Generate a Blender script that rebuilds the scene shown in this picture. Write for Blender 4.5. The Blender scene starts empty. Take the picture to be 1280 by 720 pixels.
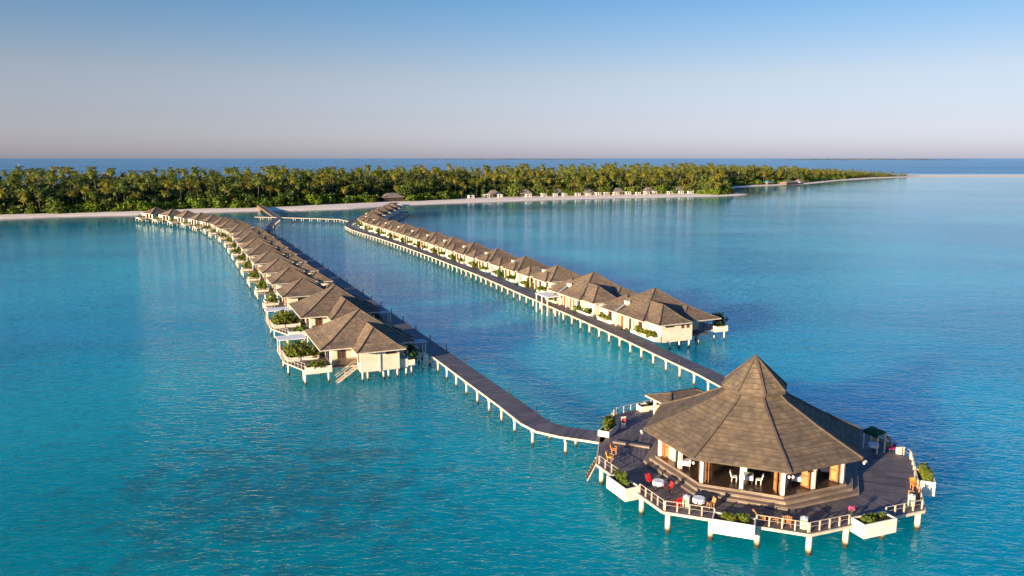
import bpy, math, random
import numpy as np
from mathutils import Vector, Matrix
random.seed(7)
rng = np.random.default_rng(11)
S = bpy.context.scene
C = S.collection
R = math.radians
UP = Vector((0, 0, 1))

# ------------------------------------------------------------------ world, sun, camera
SUN_AZ, SUN_EL = 227.0, 10.4          # azimuth counted from +X, counter-clockwise
W = bpy.data.worlds.new("World"); S.world = W; W.use_nodes = True
nt = W.node_tree; bg = nt.nodes['Background']
sky = nt.nodes.new('ShaderNodeTexSky'); sky.sky_type = 'NISHITA'; sky.sun_disc = False
sky.sun_elevation = R(SUN_EL); sky.sun_rotation = R((90 - SUN_AZ) % 360)
sky.air_density = 1.0; sky.dust_density = 0.6; sky.ozone_density = 4.0; sky.altitude = 0
# the dusty lavender belt low above the sea
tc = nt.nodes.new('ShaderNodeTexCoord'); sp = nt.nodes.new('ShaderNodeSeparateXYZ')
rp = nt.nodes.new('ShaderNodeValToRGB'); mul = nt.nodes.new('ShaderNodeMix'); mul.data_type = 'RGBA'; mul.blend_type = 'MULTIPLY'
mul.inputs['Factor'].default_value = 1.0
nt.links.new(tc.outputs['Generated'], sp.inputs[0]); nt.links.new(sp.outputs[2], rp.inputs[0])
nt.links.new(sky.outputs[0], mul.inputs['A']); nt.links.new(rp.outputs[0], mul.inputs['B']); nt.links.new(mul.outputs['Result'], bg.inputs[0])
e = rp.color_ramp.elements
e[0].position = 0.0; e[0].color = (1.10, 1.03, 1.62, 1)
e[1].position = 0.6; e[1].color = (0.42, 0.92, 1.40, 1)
for p, c in ((0.05, (1.16, 0.87, 1.04, 1)), (0.10, (1.34, 0.89, 0.84, 1)), (0.2, (0.72, 0.81, 0.86, 1)), (0.34, (0.46, 0.88, 1.32, 1))):  # upper stops tint the unseen sky bluer for blue fill and water reflections
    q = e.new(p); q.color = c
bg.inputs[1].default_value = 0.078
sl = bpy.data.lights.new('sun', 'SUN'); sl.energy = 5.0; sl.angle = R(0.5); sl.color = (1.0, 0.79, 0.53)
so = bpy.data.objects.new('sun', sl); C.objects.link(so)
sd = Vector((math.cos(R(SUN_EL)) * math.cos(R(SUN_AZ)), math.cos(R(SUN_EL)) * math.sin(R(SUN_AZ)), math.sin(R(SUN_EL))))
so.rotation_euler = (-sd).to_track_quat('-Z', 'Y').to_euler(); so.location = (-60, -60, 60)
cd = bpy.data.cameras.new('camera'); cd.lens = 27.0; cd.sensor_width = 36; cd.clip_start = 0.5; cd.clip_end = 120000
co = bpy.data.objects.new('camera', cd); C.objects.link(co); co.location = (0, 0, 30)
co.rotation_euler = (R(90) - math.atan(162.5 / 960), 0, 0); S.camera = co
S.view_settings.view_transform = 'Standard'; S.view_settings.look = 'None'
S.view_settings.exposure = 1.25; S.view_settings.gamma = 1
S.render.engine = 'CYCLES'
S.cycles.max_bounces = 6; S.cycles.diffuse_bounces = 3; S.cycles.glossy_bounces = 3
S.cycles.sample_clamp_indirect = 8; S.cycles.caustics_reflective = False; S.cycles.caustics_refractive = False

# ------------------------------------------------------------------ materials
class NB:
    def __init__(s, name, rough=0.7, spec=0.3):
        s.m = bpy.data.materials.new(name); s.m.use_nodes = True; s.t = s.m.node_tree
        s.b = s.t.nodes['Principled BSDF']; s.b.inputs['Roughness'].default_value = rough
        s.b.inputs['Specular IOR Level'].default_value = spec
    def n(s, typ, **kw):
        nd = s.t.nodes.new('ShaderNode' + typ)
        for k, v in kw.items():
            if k in nd.inputs: nd.inputs[k].default_value = v
            else: setattr(nd, k, v)
        return nd
    def l(s, a, b): s.t.links.new(a, b)
    def put(s, sock, v):
        if hasattr(v, 'links') or hasattr(v, 'is_output'): s.l(v, sock)
        else: sock.default_value = v
    def mix(s, f, a, b, mode='MIX'):
        nd = s.n('Mix', data_type='RGBA', blend_type=mode)
        for k, v in (('Factor', f), ('A', a), ('B', b)):
            i = nd.inputs[0] if k == 'Factor' else nd.inputs[6 if k == 'A' else 7]
            if isinstance(v, tuple) and len(v) == 3: v = (*v, 1)
            s.put(i, v)
        return nd.outputs[2]
    def math(s, op, a, b=0.0, c=None):
        nd = s.n('Math', operation=op); s.put(nd.inputs[0], a); s.put(nd.inputs[1], b)
        if c is not None: s.put(nd.inputs[2], c)
        return nd.outputs[0]
    def ramp(s, f, stops):
        nd = s.n('ValToRGB'); s.l(f, nd.inputs[0]); el = nd.color_ramp.elements
        while len(el) < len(stops): el.new(0.5)
        for i, (p, c) in enumerate(stops):
            el[i].position = p
            el[i].color = (*c, 1) if isinstance(c, tuple) else (c, c, c, 1)
        return nd.outputs[0]
    def noise(s, vec, scale, detail=3, rough=0.55):
        nd = s.n('TexNoise', Scale=scale, Detail=detail, Roughness=rough)
        if vec is not None: s.l(vec, nd.inputs['Vector'])
        return nd.outputs['Fac']
    def col(s, c): s.put(s.b.inputs['Base Color'], (*c, 1) if isinstance(c, tuple) else c); return s
    def bump(s, h, dist, strength=1.0):
        nd = s.n('Bump', Strength=strength, Distance=dist); s.l(h, nd.inputs['Height']); s.l(nd.outputs[0], s.b.inputs['Normal'])

def mottled(name, a, b, scale=1.5, rough=0.8, spec=0.2, bump=0.0):
    k = NB(name, rough, spec); p = k.n('NewGeometry').outputs['Position']
    f = k.noise(p, scale, 5, 0.62)
    k.col(k.ramp(f, [(0.35, a), (0.65, b)]))
    if bump: k.bump(k.noise(p, scale * 8, 4), bump)
    return k.m

def shingle(name, ca, cb, cc, bw=0.55, bh=0.28):
    k = NB(name, 0.85, 0.15); uv = k.n('UVMap').outputs[0]; rnd = k.n('ObjectInfo').outputs['Random']
    off = k.n('VectorMath', operation='ADD'); k.l(uv, off.inputs[0])
    cmb = k.n('CombineXYZ'); k.l(k.math('MULTIPLY', rnd, 37.0), cmb.inputs[0]); k.l(cmb.outputs[0], off.inputs[1])
    br = k.n('TexBrick', offset=0.5); k.l(off.outputs[0], br.inputs['Vector'])
    for nm, v in (('Color1', (0, 0, 0, 1)), ('Color2', (1, 1, 1, 1)), ('Mortar', (0.5, 0.5, 0.5, 1)), ('Scale', 1.0), ('Mortar Size', 0.0), ('Brick Width', bw), ('Row Height', bh), ('Bias', 0.0), ('Mortar Smooth', 0.2)):
        br.inputs[nm].default_value = v
    base = k.ramp(br.outputs['Color'], [(0.0, ca), (0.5, cb), (1.0, cc)])
    # weathered patches: rows laid at different times
    br2 = k.n('TexBrick', offset=0.37); k.l(off.outputs[0], br2.inputs['Vector'])
    for nm, v in (('Color1', (0, 0, 0, 1)), ('Color2', (1, 1, 1, 1)), ('Mortar', (0.5, 0.5, 0.5, 1)), ('Scale', 1.0), ('Mortar Size', 0.0), ('Brick Width', bw * 6), ('Row Height', bh * 3)):
        br2.inputs[nm].default_value = v
    t2 = k.ramp(br2.outputs['Color'], [(0.0, (0.90, 0.89, 0.90)), (1.0, (1.10, 1.09, 1.06))])
    base = k.mix(0.5, base, t2, 'MULTIPLY')
    st = k.n('Mapping'); st.inputs['Scale'].default_value = (0.6, 2.2, 1); k.l(off.outputs[0], st.inputs[0])
    n1 = k.noise(st.outputs[0], 1.3, 5, 0.65)
    base = k.mix(0.8, base, k.ramp(n1, [(0.3, (0.58, 0.585, 0.62)), (0.7, (1.38, 1.32, 1.2))]), 'MULTIPLY')
    pgeo = k.n('NewGeometry').outputs['Position']
    base = k.mix(0.85, base, k.ramp(k.noise(pgeo, 0.55, 4, 0.6), [(0.35, (0.80, 0.83, 0.90)), (0.5, (1.0, 0.98, 0.98)), (0.65, (1.22, 1.12, 0.98))]), 'MULTIPLY')
    # each villa its own age
    base = k.mix(1.0, base, k.ramp(rnd, [(0.0, (0.78, 0.77, 0.78)), (1.0, (1.18, 1.14, 1.08))]), 'MULTIPLY')
    sv = k.n('SeparateXYZ'); k.l(off.outputs[0], sv.inputs[0])
    saw = k.math('FRACT', k.math('DIVIDE', sv.outputs[1], bh))
    gap = k.math('MULTIPLY', k.ramp(saw, [(0.0, 1.0), (0.26, 0.0)]), k.ramp(n1, [(0.3, 0.35), (0.65, 0.9)]))
    k.col(k.mix(gap, base, (0.04, 0.033, 0.027)))
    h = k.math('ADD', k.math('MULTIPLY', saw, -1.0), k.math('MULTIPLY', n1, 0.8))
    k.bump(h, 0.014)
    return k.m

def planks(name, ca, cb, w=0.14, ln=2.6, rough=0.6, spec=0.35):
    k = NB(name, rough, spec); uv = k.n('UVMap').outputs[0]
    br = k.n('TexBrick', offset=0.43); k.l(uv, br.inputs['Vector'])
    for nm, v in (('Color1', (0, 0, 0, 1)), ('Color2', (1, 1, 1, 1)), ('Mortar', (0.5, 0.5, 0.5, 1)), ('Scale', 1.0), ('Mortar Size', 0.008), ('Brick Width', ln), ('Row Height', w)):
        br.inputs[nm].default_value = v
    base = k.ramp(br.outputs['Color'], [(0.0, ca), (1.0, cb)])
    p = k.n('NewGeometry').outputs['Position']
    base = k.mix(0.8, base, k.ramp(k.noise(p, 0.35, 5, 0.65), [(0.3, (0.66, 0.66, 0.7)), (0.7, (1.3, 1.25, 1.2))]), 'MULTIPLY')
    base = k.mix(k.math('MULTIPLY', br.outputs['Fac'], 0.8), base, (0.015, 0.012, 0.012))
    k.col(base); k.bump(k.math('MULTIPLY', br.outputs['Fac'], -1.0), 0.01)
    return k.m

def leafy(name, stops, rough=0.55, nscale=0.5):
    k = NB(name, rough, 0.25); g = k.n('NewGeometry'); oi = k.n('ObjectInfo')
    f = k.math('ADD', k.math('MULTIPLY', g.outputs['Random Per Island'], 0.5), k.math('MULTIPLY', k.noise(g.outputs['Position'], nscale, 2), 0.3))
    f = k.math('ADD', f, k.math('MULTIPLY', oi.outputs['Random'], 0.3))
    k.col(k.ramp(f, stops))
    # leaves let some light through
    tr = k.n('BsdfTranslucent'); k.l(k.b.inputs['Base Color'].links[0].from_socket, tr.inputs[0])
    mx = k.n('MixShader'); mx.inputs[0].default_value = 0.3
    out = k.t.nodes['Material Output']; k.l(k.b.outputs[0], mx.inputs[1]); k.l(tr.outputs[0], mx.inputs[2]); k.l(mx.outputs[0], out.inputs[0])
    return k.m

M = {}
M['roof'] = shingle('villa_shingles', (0.142, 0.111, 0.081), (0.180, 0.141, 0.103), (0.226, 0.177, 0.128), 0.36, 0.32)
M['proof'] = shingle('pavilion_shingles', (0.120, 0.097, 0.071), (0.142, 0.115, 0.085), (0.166, 0.135, 0.099), 0.34, 0.52)
M['ridge'] = mottled('ridge_boards', (0.085, 0.066, 0.05), (0.13, 0.10, 0.075), 2.0)
M['soffit'] = mottled('soffit_wood', (0.16, 0.11, 0.07), (0.22, 0.15, 0.1), 3.0)
M['wall'] = mottled('cream_render', (0.68, 0.575, 0.425), (0.78, 0.68, 0.52), 0.8, 0.85)
M['white'] = mottled('white_paint', (0.70, 0.63, 0.51), (0.80, 0.73, 0.61), 1.1, 0.6)
M['canvas'] = mottled('white_canvas', (0.72, 0.71, 0.68), (0.82, 0.81, 0.78), 1.0, 0.8)
M['pile'] = None
k = NB('concrete_piling', 0.8, 0.3); g = k.n('NewGeometry'); sx = k.n('SeparateXYZ'); k.l(g.outputs['Position'], sx.inputs[0])
zz = k.math('ADD', sx.outputs[2], k.math('MULTIPLY', k.noise(g.outputs['Position'], 2.5, 3), 0.35))
k.col(k.ramp(zz, [(0.42, (0.035, 0.035, 0.022)), (0.55, (0.22, 0.18, 0.11)), (0.72, (0.52, 0.45, 0.34)), (1.05, (0.70, 0.62, 0.49))])); M['pile'] = k.m
M['deck'] = planks('deck_planks', (0.075, 0.064, 0.066), (0.185, 0.156, 0.15))
M['jetty'] = planks('jetty_planks', (0.078, 0.066, 0.068), (0.175, 0.148, 0.142), 0.16, 2.7)
M['step'] = planks('step_boards', (0.20, 0.15, 0.11), (0.30, 0.235, 0.18), 0.2, 3.0)
M['fascia'] = mottled('cream_beam', (0.50, 0.42, 0.32), (0.66, 0.57, 0.44), 1.6)
M['wood'] = mottled('red_brown_wood', (0.20, 0.085, 0.035), (0.30, 0.14, 0.06), 2.4, 0.5, 0.4)
M['woodlight'] = mottled('orange_teak', (0.42, 0.20, 0.075), (0.58, 0.30, 0.12), 3.0, 0.55)
M['darkwood'] = mottled('dark_wood', (0.045, 0.03, 0.022), (0.085, 0.055, 0.038), 2.0, 0.5, 0.4)
M['railwood'] = mottled('pale_rail_wood', (0.42, 0.34, 0.25), (0.58, 0.49, 0.37), 3.0)
M['glass'] = NB('dark_glass', 0.08, 0.6).col((0.02, 0.025, 0.03)).m
M['grey'] = mottled('grey_slab', (0.40, 0.42, 0.42), (0.52, 0.53, 0.52), 1.4)
M['flash'] = mottled('lead_flashing', (0.20, 0.20, 0.22), (0.28, 0.27, 0.28), 2.0, 0.5)
M['red'] = mottled('red_cloth', (0.50, 0.015, 0.02), (0.62, 0.03, 0.03), 3)
M['darkred'] = mottled('dark_red_cloth', (0.26, 0.02, 0.025), (0.36, 0.03, 0.03), 3)
M['magenta'] = mottled('magenta_cloth', (0.30, 0.02, 0.10), (0.40, 0.03, 0.14), 3)
M['orange'] = mottled('orange_cushion', (0.70, 0.20, 0.03), (0.80, 0.27, 0.05), 3)
M['yellow'] = mottled('yellow_cushion', (0.75, 0.42, 0.06), (0.82, 0.5, 0.1), 3)
M['paleg'] = mottled('pale_green_paint', (0.30, 0.42, 0.24), (0.38, 0.5, 0.31), 3)
M['awn'] = mottled('dark_green_canvas', (0.018, 0.06, 0.016), (0.03, 0.09, 0.02), 2)
M['metal'] = NB('dark_metal', 0.4, 0.5).col((0.05, 0.05, 0.055)).m
M['turq'] = mottled('turquoise_roof', (0.03, 0.30, 0.33), (0.05, 0.36, 0.38), 0.6)
M['hutroof'] = mottled('grey_thatch', (0.16, 0.13, 0.11), (0.26, 0.21, 0.17), 1.2)
M['trunk'] = mottled('palm_bark', (0.07, 0.055, 0.036), (0.13, 0.105, 0.07), 1.0)
M['bark'] = mottled('tree_bark', (0.06, 0.045, 0.03), (0.11, 0.085, 0.06), 1.0)
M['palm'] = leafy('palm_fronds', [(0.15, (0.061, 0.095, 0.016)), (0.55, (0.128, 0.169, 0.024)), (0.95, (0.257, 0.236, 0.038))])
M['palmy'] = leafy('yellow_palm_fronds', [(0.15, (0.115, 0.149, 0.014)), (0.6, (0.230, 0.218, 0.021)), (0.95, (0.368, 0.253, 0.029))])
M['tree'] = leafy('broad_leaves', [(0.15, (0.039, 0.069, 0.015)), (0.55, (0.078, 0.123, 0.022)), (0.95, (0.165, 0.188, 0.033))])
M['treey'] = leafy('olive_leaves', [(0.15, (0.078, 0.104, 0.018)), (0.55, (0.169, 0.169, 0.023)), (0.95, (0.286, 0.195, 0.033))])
M['bush'] = leafy('bright_beach_leaves', [(0.15, (0.066, 0.127, 0.011)), (0.55, (0.127, 0.204, 0.013)), (0.95, (0.220, 0.275, 0.022))])
M['shrub'] = leafy('terrace_leaves', [(0.15, (0.045, 0.085, 0.012)), (0.5, (0.10, 0.145, 0.016)), (0.85, (0.22, 0.22, 0.022)), (1.0, (0.26, 0.13, 0.03))], nscale=0.9)
M['darkleaf'] = leafy('dark_glossy_leaves', [(0.15, (0.012, 0.035, 0.010)), (0.95, (0.04, 0.085, 0.02))])
M['soil'] = mottled('planter_soil', (0.03, 0.02, 0.015), (0.06, 0.04, 0.03), 4)
M['flower'] = mottled('pink_petals', (0.6, 0.06, 0.18), (0.75, 0.12, 0.28), 6)
M['cloth'] = mottled('table_cloth', (0.68, 0.70, 0.74), (0.78, 0.79, 0.82), 3)
M['floor'] = planks('restaurant_floor', (0.045, 0.024, 0.015), (0.07, 0.04, 0.025), 0.14, 1.8, 0.3, 0.5)
k = NB('coral_sand', 0.9, 0.1); p = k.n('NewGeometry').outputs['Position']
sz = k.n('SeparateXYZ'); k.l(p, sz.inputs[0])
dry = k.ramp(k.noise(p, 0.15, 6, 0.6), [(0.3, (0.80, 0.665, 0.52)), (0.7, (0.90, 0.76, 0.60))])
wet = k.math('ADD', sz.outputs[2], k.math('MULTIPLY', k.noise(p, 0.3, 3), 0.3))
sandc = k.mix(k.ramp(wet, [(0.22, 0.0), (0.5, 1.0)]), (0.36, 0.30, 0.235), dry)
M['sand'] = k.col(sandc).m
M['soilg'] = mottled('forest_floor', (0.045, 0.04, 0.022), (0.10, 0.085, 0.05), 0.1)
M['farisle'] = mottled('far_island_hazed', (0.10, 0.11, 0.10), (0.20, 0.19, 0.17), 0.004)  # distance haze put into the far islands' greyish colour

# ------------------------------------------------------------------ mesh helper
class MB:
    def __init__(s): s.v = []; s.f = []; s.mi = []; s.uv = []; s.mats = []
    def face(s, pts, m, tdir=None):
        if m not in s.mats: s.mats.append(m)
        pts = [Vector(p) for p in pts]; i0 = len(s.v); s.v += pts; s.f.append(list(range(i0, i0 + len(pts)))); s.mi.append(s.mats.index(m))
        n = Vector((0, 0, 0))
        for i in range(len(pts)): n += (pts[i] - pts[0]).cross(pts[(i + 1) % len(pts)] - pts[0])
        n = n.normalized() if n.length > 1e-9 else UP
        if tdir is not None: t = Vector(tdir).normalized()
        else:
            t = UP.cross(n)
            t = t.normalized() if t.length > 1e-3 else Vector((1, 0, 0))
        b = n.cross(t); s.uv += [(p.dot(t), p.dot(b)) for p in pts]
    def box(s, x0, x1, y0, y1, z0, z1, m, rot=None, org=None, skip=''):
        P = [Vector((x, y, z)) for z in (z0, z1) for y in (y0, y1) for x in (x0, x1)]
        if rot is not None: P = [Matrix.Rotation(rot, 3, 'Z') @ p for p in P]
        if org is not None: P = [p + Vector(org) for p in P]
        for key, q in (('b', (0, 2, 3, 1)), ('t', (4, 5, 7, 6)), ('f', (0, 1, 5, 4)), ('k', (2, 6, 7, 3)), ('l', (0, 4, 6, 2)), ('r', (1, 3, 7, 5))):
            if key not in skip: s.face([P[i] for i in q], m)
    def beam(s, a, b, w, h, m):
        a = Vector(a); b = Vector(b); d = (b - a).normalized(); sd = d.cross(UP)
        sd = sd.normalized() if sd.length > 1e-4 else Vector((1, 0, 0)); u = sd.cross(d)
        P = [e + sd * x * w / 2 + u * y * h / 2 for e in (a, b) for x, y in ((-1, -1), (1, -1), (1, 1), (-1, 1))]
        for q in ((0, 1, 5, 4), (1, 2, 6, 5), (2, 3, 7, 6), (3, 0, 4, 7), (3, 2, 1, 0), (4, 5, 6, 7)): s.face([P[i] for i in q], m)
    def cyl(s, c, r, z0, z1, m, n=10, r1=None, cap=True):
        r1 = r if r1 is None else r1
        A = [(c[0] + r * math.cos(2 * math.pi * i / n), c[1] + r * math.sin(2 * math.pi * i / n), z0) for i in range(n)]
        B = [(c[0] + r1 * math.cos(2 * math.pi * i / n), c[1] + r1 * math.sin(2 * math.pi * i / n), z1) for i in range(n)]
        for i in range(n): s.face([A[i], A[(i + 1) % n], B[(i + 1) % n], B[i]], m)
        if cap: s.face(B, m); s.face(A[::-1], m)
    def prism(s, poly, z0, z1, m, mtop=None, tdir=None):
        n = len(poly)
        s.face([(p[0], p[1], z1) for p in poly], mtop or m, tdir); s.face([(p[0], p[1], z0) for p in poly[::-1]], m)
        for i in range(n):
            a, b = poly[i], poly[(i + 1) % n]; s.face([(a[0], a[1], z0), (b[0], b[1], z0), (b[0], b[1], z1), (a[0], a[1], z1)], m)
    def build(s, name, parent=None, smooth=False):
        me = bpy.data.meshes.new(name); me.from_pydata([tuple(p) for p in s.v], [], s.f)
        for m in s.mats: me.materials.append(m)
        me.polygons.foreach_set('material_index', s.mi)
        if smooth: me.polygons.foreach_set('use_smooth', [True] * len(s.f))
        uvl = me.uv_layers.new(name='UVMap'); uvl.data.foreach_set('uv', [c for q in s.uv for c in q]); me.update()
        o = bpy.data.objects.new(name, me); C.objects.link(o)
        if parent is not None: o.parent = parent
        return o
def thing(name, label, cat, loc=(0, 0, 0), rz=0.0, group=None):
    o = bpy.data.objects.new(name, None); C.objects.link(o); o.empty_display_size = 0.3
    o.location = loc; o.rotation_euler = (0, 0, rz); tag(o, label, cat, group); return o
def tag(o, label, cat, group=None):
    o['label'] = label; o['category'] = cat
    if group: o['group'] = group
    return o
def copy_tree(o, parent=None):
    c = o.copy(); C.objects.link(c)
    if parent is not None: c.parent = parent
    for ch in list(o.children): copy_tree(ch, c)
    return c
def struct(o): o['kind'] = 'structure'; return o
ORD = ['nearest', 'second', 'third', 'fourth', 'fifth', 'sixth', 'seventh', 'eighth', 'ninth', 'tenth', 'eleventh', 'twelfth', 'thirteenth', 'fourteenth', 'fifteenth', 'sixteenth', 'seventeenth', 'eighteenth', 'nineteenth', 'twentieth']

# ------------------------------------------------------------------ island outline
WL = [(-700, 250), (-420, 330), (-330, 352), (-251, 377), (-232, 392), (-215, 398), (-193, 404), (-173, 422), (-142, 437), (-119, 441), (-94, 455), (-72, 490), (-42, 510), (-11, 529), (35, 557), (84, 581), (129, 595), (163, 607), (190, 628), (199, 650), (197, 690), (205, 735), (236, 800), (276, 841), (313, 868), (361, 922), (438, 1034), (549, 1157), (660, 1256), (760, 1258), (900, 1262), (1150, 1270)]
WLa = np.array(WL, float)
def seg_dist(P, poly):
    P = np.asarray(P, float); best = np.full(len(P), 1e9); sgn = np.zeros(len(P))
    for a, b in zip(poly[:-1], poly[1:]):
        d = b - a; t = np.clip(((P - a) @ d) / (d @ d), 0, 1); q = P - (a + t[:, None] * d); r = np.hypot(*q.T)
        cr = d[0] * q[:, 1] - d[1] * q[:, 0]; up = r < best; best = np.where(up, r, best); sgn = np.where(up, cr, sgn)
    return best, sgn > 0        # True: on the island's side
BACK = [(1150, 1345), (900, 1338), (700, 1342), (600, 1310), (500, 1260), (400, 1150), (330, 1060), (280, 1000), (200, 920), (100, 850), (0, 800), (-120, 740), (-250, 660), (-420, 580), (-700, 520)]
outline = WL + BACK
# sand: a beach that rises from below the water line to the berm, then the flat ground behind it
def offset_in(poly, d):
    out = []; n = len(poly)
    for i in range(n):
        a, b, c = (Vector(poly[(i + j) % n]) for j in (-1, 0, 1))
        n1 = Vector((-(b - a).y, (b - a).x)).normalized(); n2 = Vector((-(c - b).y, (c - b).x)).normalized()
        nn = (n1 + n2); nn = nn.normalized() if nn.length > 0.2 else n1
        out.append(tuple(b + nn * d))
    return out
mb = MB(); r0 = offset_in(outline, -9); r1 = outline; r2 = offset_in(outline, 7); r3 = offset_in(outline, 14)
for (A, za), (B, zb) in (((r0, -0.45), (r1, 0.02)), ((r1, 0.02), (r2, 0.75)), ((r2, 0.75), (r3, 1.0))):
    for i in range(len(A)):
        j = (i + 1) % len(A); mb.face([(*A[i], za), (*A[j], za), (*B[j], zb), (*B[i], zb)], M['sand'])
mb.face([(*p, 1.0) for p in r3], M['sand'])
struct(mb.build('beach', smooth=True))

# ------------------------------------------------------------------ sea: one sheet to the horizon with the lagoon's depth stored on it
def axis(lo, hi, step, far):
    a = list(np.arange(lo, hi + 1, step)); g = step
    x = hi
    while x < far: g *= 1.45; x += g; a.append(x)
    x = lo; g = step
    while x > -far: g *= 1.45; x -= g; a.insert(0, x)
    return np.array(a)
gx = axis(-420, 900, 11, 60000); gy = axis(-60, 1400, 11, 60000)
X, Y = np.meshgrid(gx, gy); P = np.stack([X.ravel(), Y.ravel()], 1)
dist, inside = seg_dist(P, WLa); dback, _ = seg_dist(P, np.array(BACK, float)[::-1])
sh = np.where(inside, -dist, dist)
ocean = np.clip((np.where(inside, np.maximum(0, dist), 0) - 150) / 120, 0, 1)
ocean = np.where((P[:, 0] > 700) & (P[:, 1] > 1340), np.maximum(ocean, np.clip((P[:, 1] - 1390) / 250, 0, 1)), ocean)
ocean = np.maximum(ocean, np.clip((np.hypot(P[:, 0], P[:, 1]) - 2600) / 700, 0, 1))
nx, ny = len(gx), len(gy)
me = bpy.data.meshes.new('sea')
idx = np.arange(nx * ny).reshape(ny, nx)
F = np.stack([idx[:-1, :-1], idx[:-1, 1:], idx[1:, 1:], idx[1:, :-1]], -1).reshape(-1, 4)
me.vertices.add(nx * ny); me.vertices.foreach_set('co', np.column_stack([P, np.zeros(nx * ny)]).ravel())
me.loops.add(F.size); me.loops.foreach_set('vertex_index', F.ravel()); me.polygons.add(len(F))
me.polygons.foreach_set('loop_start', np.arange(0, F.size, 4)); me.polygons.foreach_set('loop_total', np.full(len(F), 4)); me.update(calc_edges=True)
a1 = me.attributes.new('shore', 'FLOAT', 'POINT'); a1.data.foreach_set('value', np.clip(sh, -500, 2000).astype(np.float32))
a2 = me.attributes.new('ocean', 'FLOAT', 'POINT'); a2.data.foreach_set('value', ocean.astype(np.float32))
k = NB('sea_water', 0.06, 0.0); k.b.inputs['IOR'].default_value = 1.35
k.b.subsurface_method = 'BURLEY'; k.b.inputs['Subsurface Weight'].default_value = 1.0; k.b.inputs['Subsurface Radius'].default_value = (0.35, 1.0, 1.0); k.b.inputs['Subsurface Scale'].default_value = 30.0
p = k.n('NewGeometry').outputs['Position']
shore = k.n('Attribute', attribute_name='shore').outputs['Fac']; oc = k.n('Attribute', attribute_name='ocean').outputs['Fac']
# water body colour: sand bottom close in, teal lagoon, darker coral heads, deep blue outside
big = k.noise(p, 0.012, 3, 0.5)
lag = k.ramp(big, [(0.36, (0.0, 0.265, 0.39)), (0.5, (0.0, 0.365, 0.49)), (0.64, (0.003, 0.475, 0.565))])
# shallower, greener bottom on the west side
vg = k.n('VectorMath', operation='DISTANCE'); k.l(p, vg.inputs[0]); vg.inputs[1].default_value = (-45, 25, 0)
gm = k.n('MapRange'); gm.inputs['From Min'].default_value = 40; gm.inputs['From Max'].default_value = 105; gm.inputs['To Min'].default_value = 0.85; gm.inputs['To Max'].default_value = 0.0; k.l(vg.outputs['Value'], gm.inputs['Value'])
lag = k.mix(gm.outputs[0], lag, k.mix(k.ramp(big, [(0.38, 0.0), (0.62, 1.0)]), (0.0, 0.18, 0.185), (0.0, 0.29, 0.275)))
# coral patches on the bottom
vp = k.n('Vector' + 'Math', operation='DISTANCE'); k.l(p, vp.inputs[0]); vp.inputs[1].default_value = (-22, 66, 0)
near = k.math('SUBTRACT', 1.0, k.math('DIVIDE', vp.outputs['Value'], 24.0))
cor = k.math('ADD', k.noise(p, 0.30, 6, 0.7), k.math('MULTIPLY', k.math('MAXIMUM', near, 0.0), 0.22))
cor2 = k.math('MULTIPLY', k.ramp(cor, [(0.58, 0.0), (0.70, 1.0)]), k.ramp(near, [(0.0, 0.12), (0.35, 1.0)]))
lag = k.mix(k.math('MULTIPLY', cor2, 0.55), lag, (0.015, 0.105, 0.115))
mott = k.ramp(k.noise(p, 0.55, 5, 0.6), [(0.3, (0.80, 0.84, 0.86)), (0.7, (1.22, 1.16, 1.12))])
lag = k.mix(0.8, lag, mott, 'MULTIPLY')
sn = k.math('ADD', shore, k.math('MULTIPLY', k.math('SUBTRACT', k.noise(p, 0.05, 4, 0.6), 0.5), 30.0))
sh1 = k.n('MapRange'); sh1.inputs['From Min'].default_value = 2; sh1.inputs['From Max'].default_value = 60; k.l(sn, sh1.inputs['Value'])
shal = k.ramp(sh1.outputs[0], [(0.0, (0.42, 0.44, 0.34)), (0.2, (0.20, 0.36, 0.33)), (0.55, (0.06, 0.30, 0.36)), (1.0, (0.0, 0.27, 0.46))])
body = k.mix(k.ramp(sh1.outputs[0], [(0.5, 0.0), (1.0, 1.0)]), shal, lag)
mp = k.n('Mapping'); mp.inputs['Scale'].default_value = (0.0010, 0.006, 1); k.l(p, mp.inputs[0])
band = k.noise(mp.outputs[0], 1.0, 4, 0.6)
deep = k.ramp(band, [(0.38, (0.012, 0.10, 0.25)), (0.52, (0.02, 0.16, 0.33)), (0.66, (0.03, 0.28, 0.42))])
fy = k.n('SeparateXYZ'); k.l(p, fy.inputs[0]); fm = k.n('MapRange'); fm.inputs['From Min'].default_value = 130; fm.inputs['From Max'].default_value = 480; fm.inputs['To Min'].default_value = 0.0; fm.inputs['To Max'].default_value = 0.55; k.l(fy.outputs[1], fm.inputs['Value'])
body = k.mix(fm.outputs[0], body, (0.03, 0.19, 0.28))  # far lagoon greyed in its colour so the sky reflection reads paler
body = k.mix(oc, body, deep)
# thin white lines of surf where the outer reef breaks the swell
mp2 = k.n('Mapping'); mp2.inputs['Scale'].default_value = (0.0012, 0.012, 1); k.l(p, mp2.inputs[0])
surf = k.math('MULTIPLY', k.ramp(k.noise(mp2.outputs[0], 1.0, 6, 0.7), [(0.665, 0.0), (0.70, 1.0)]), oc)
k.col(k.mix(k.math('MULTIPLY', surf, 0.7), body, (0.6, 0.62, 0.64)))
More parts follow.
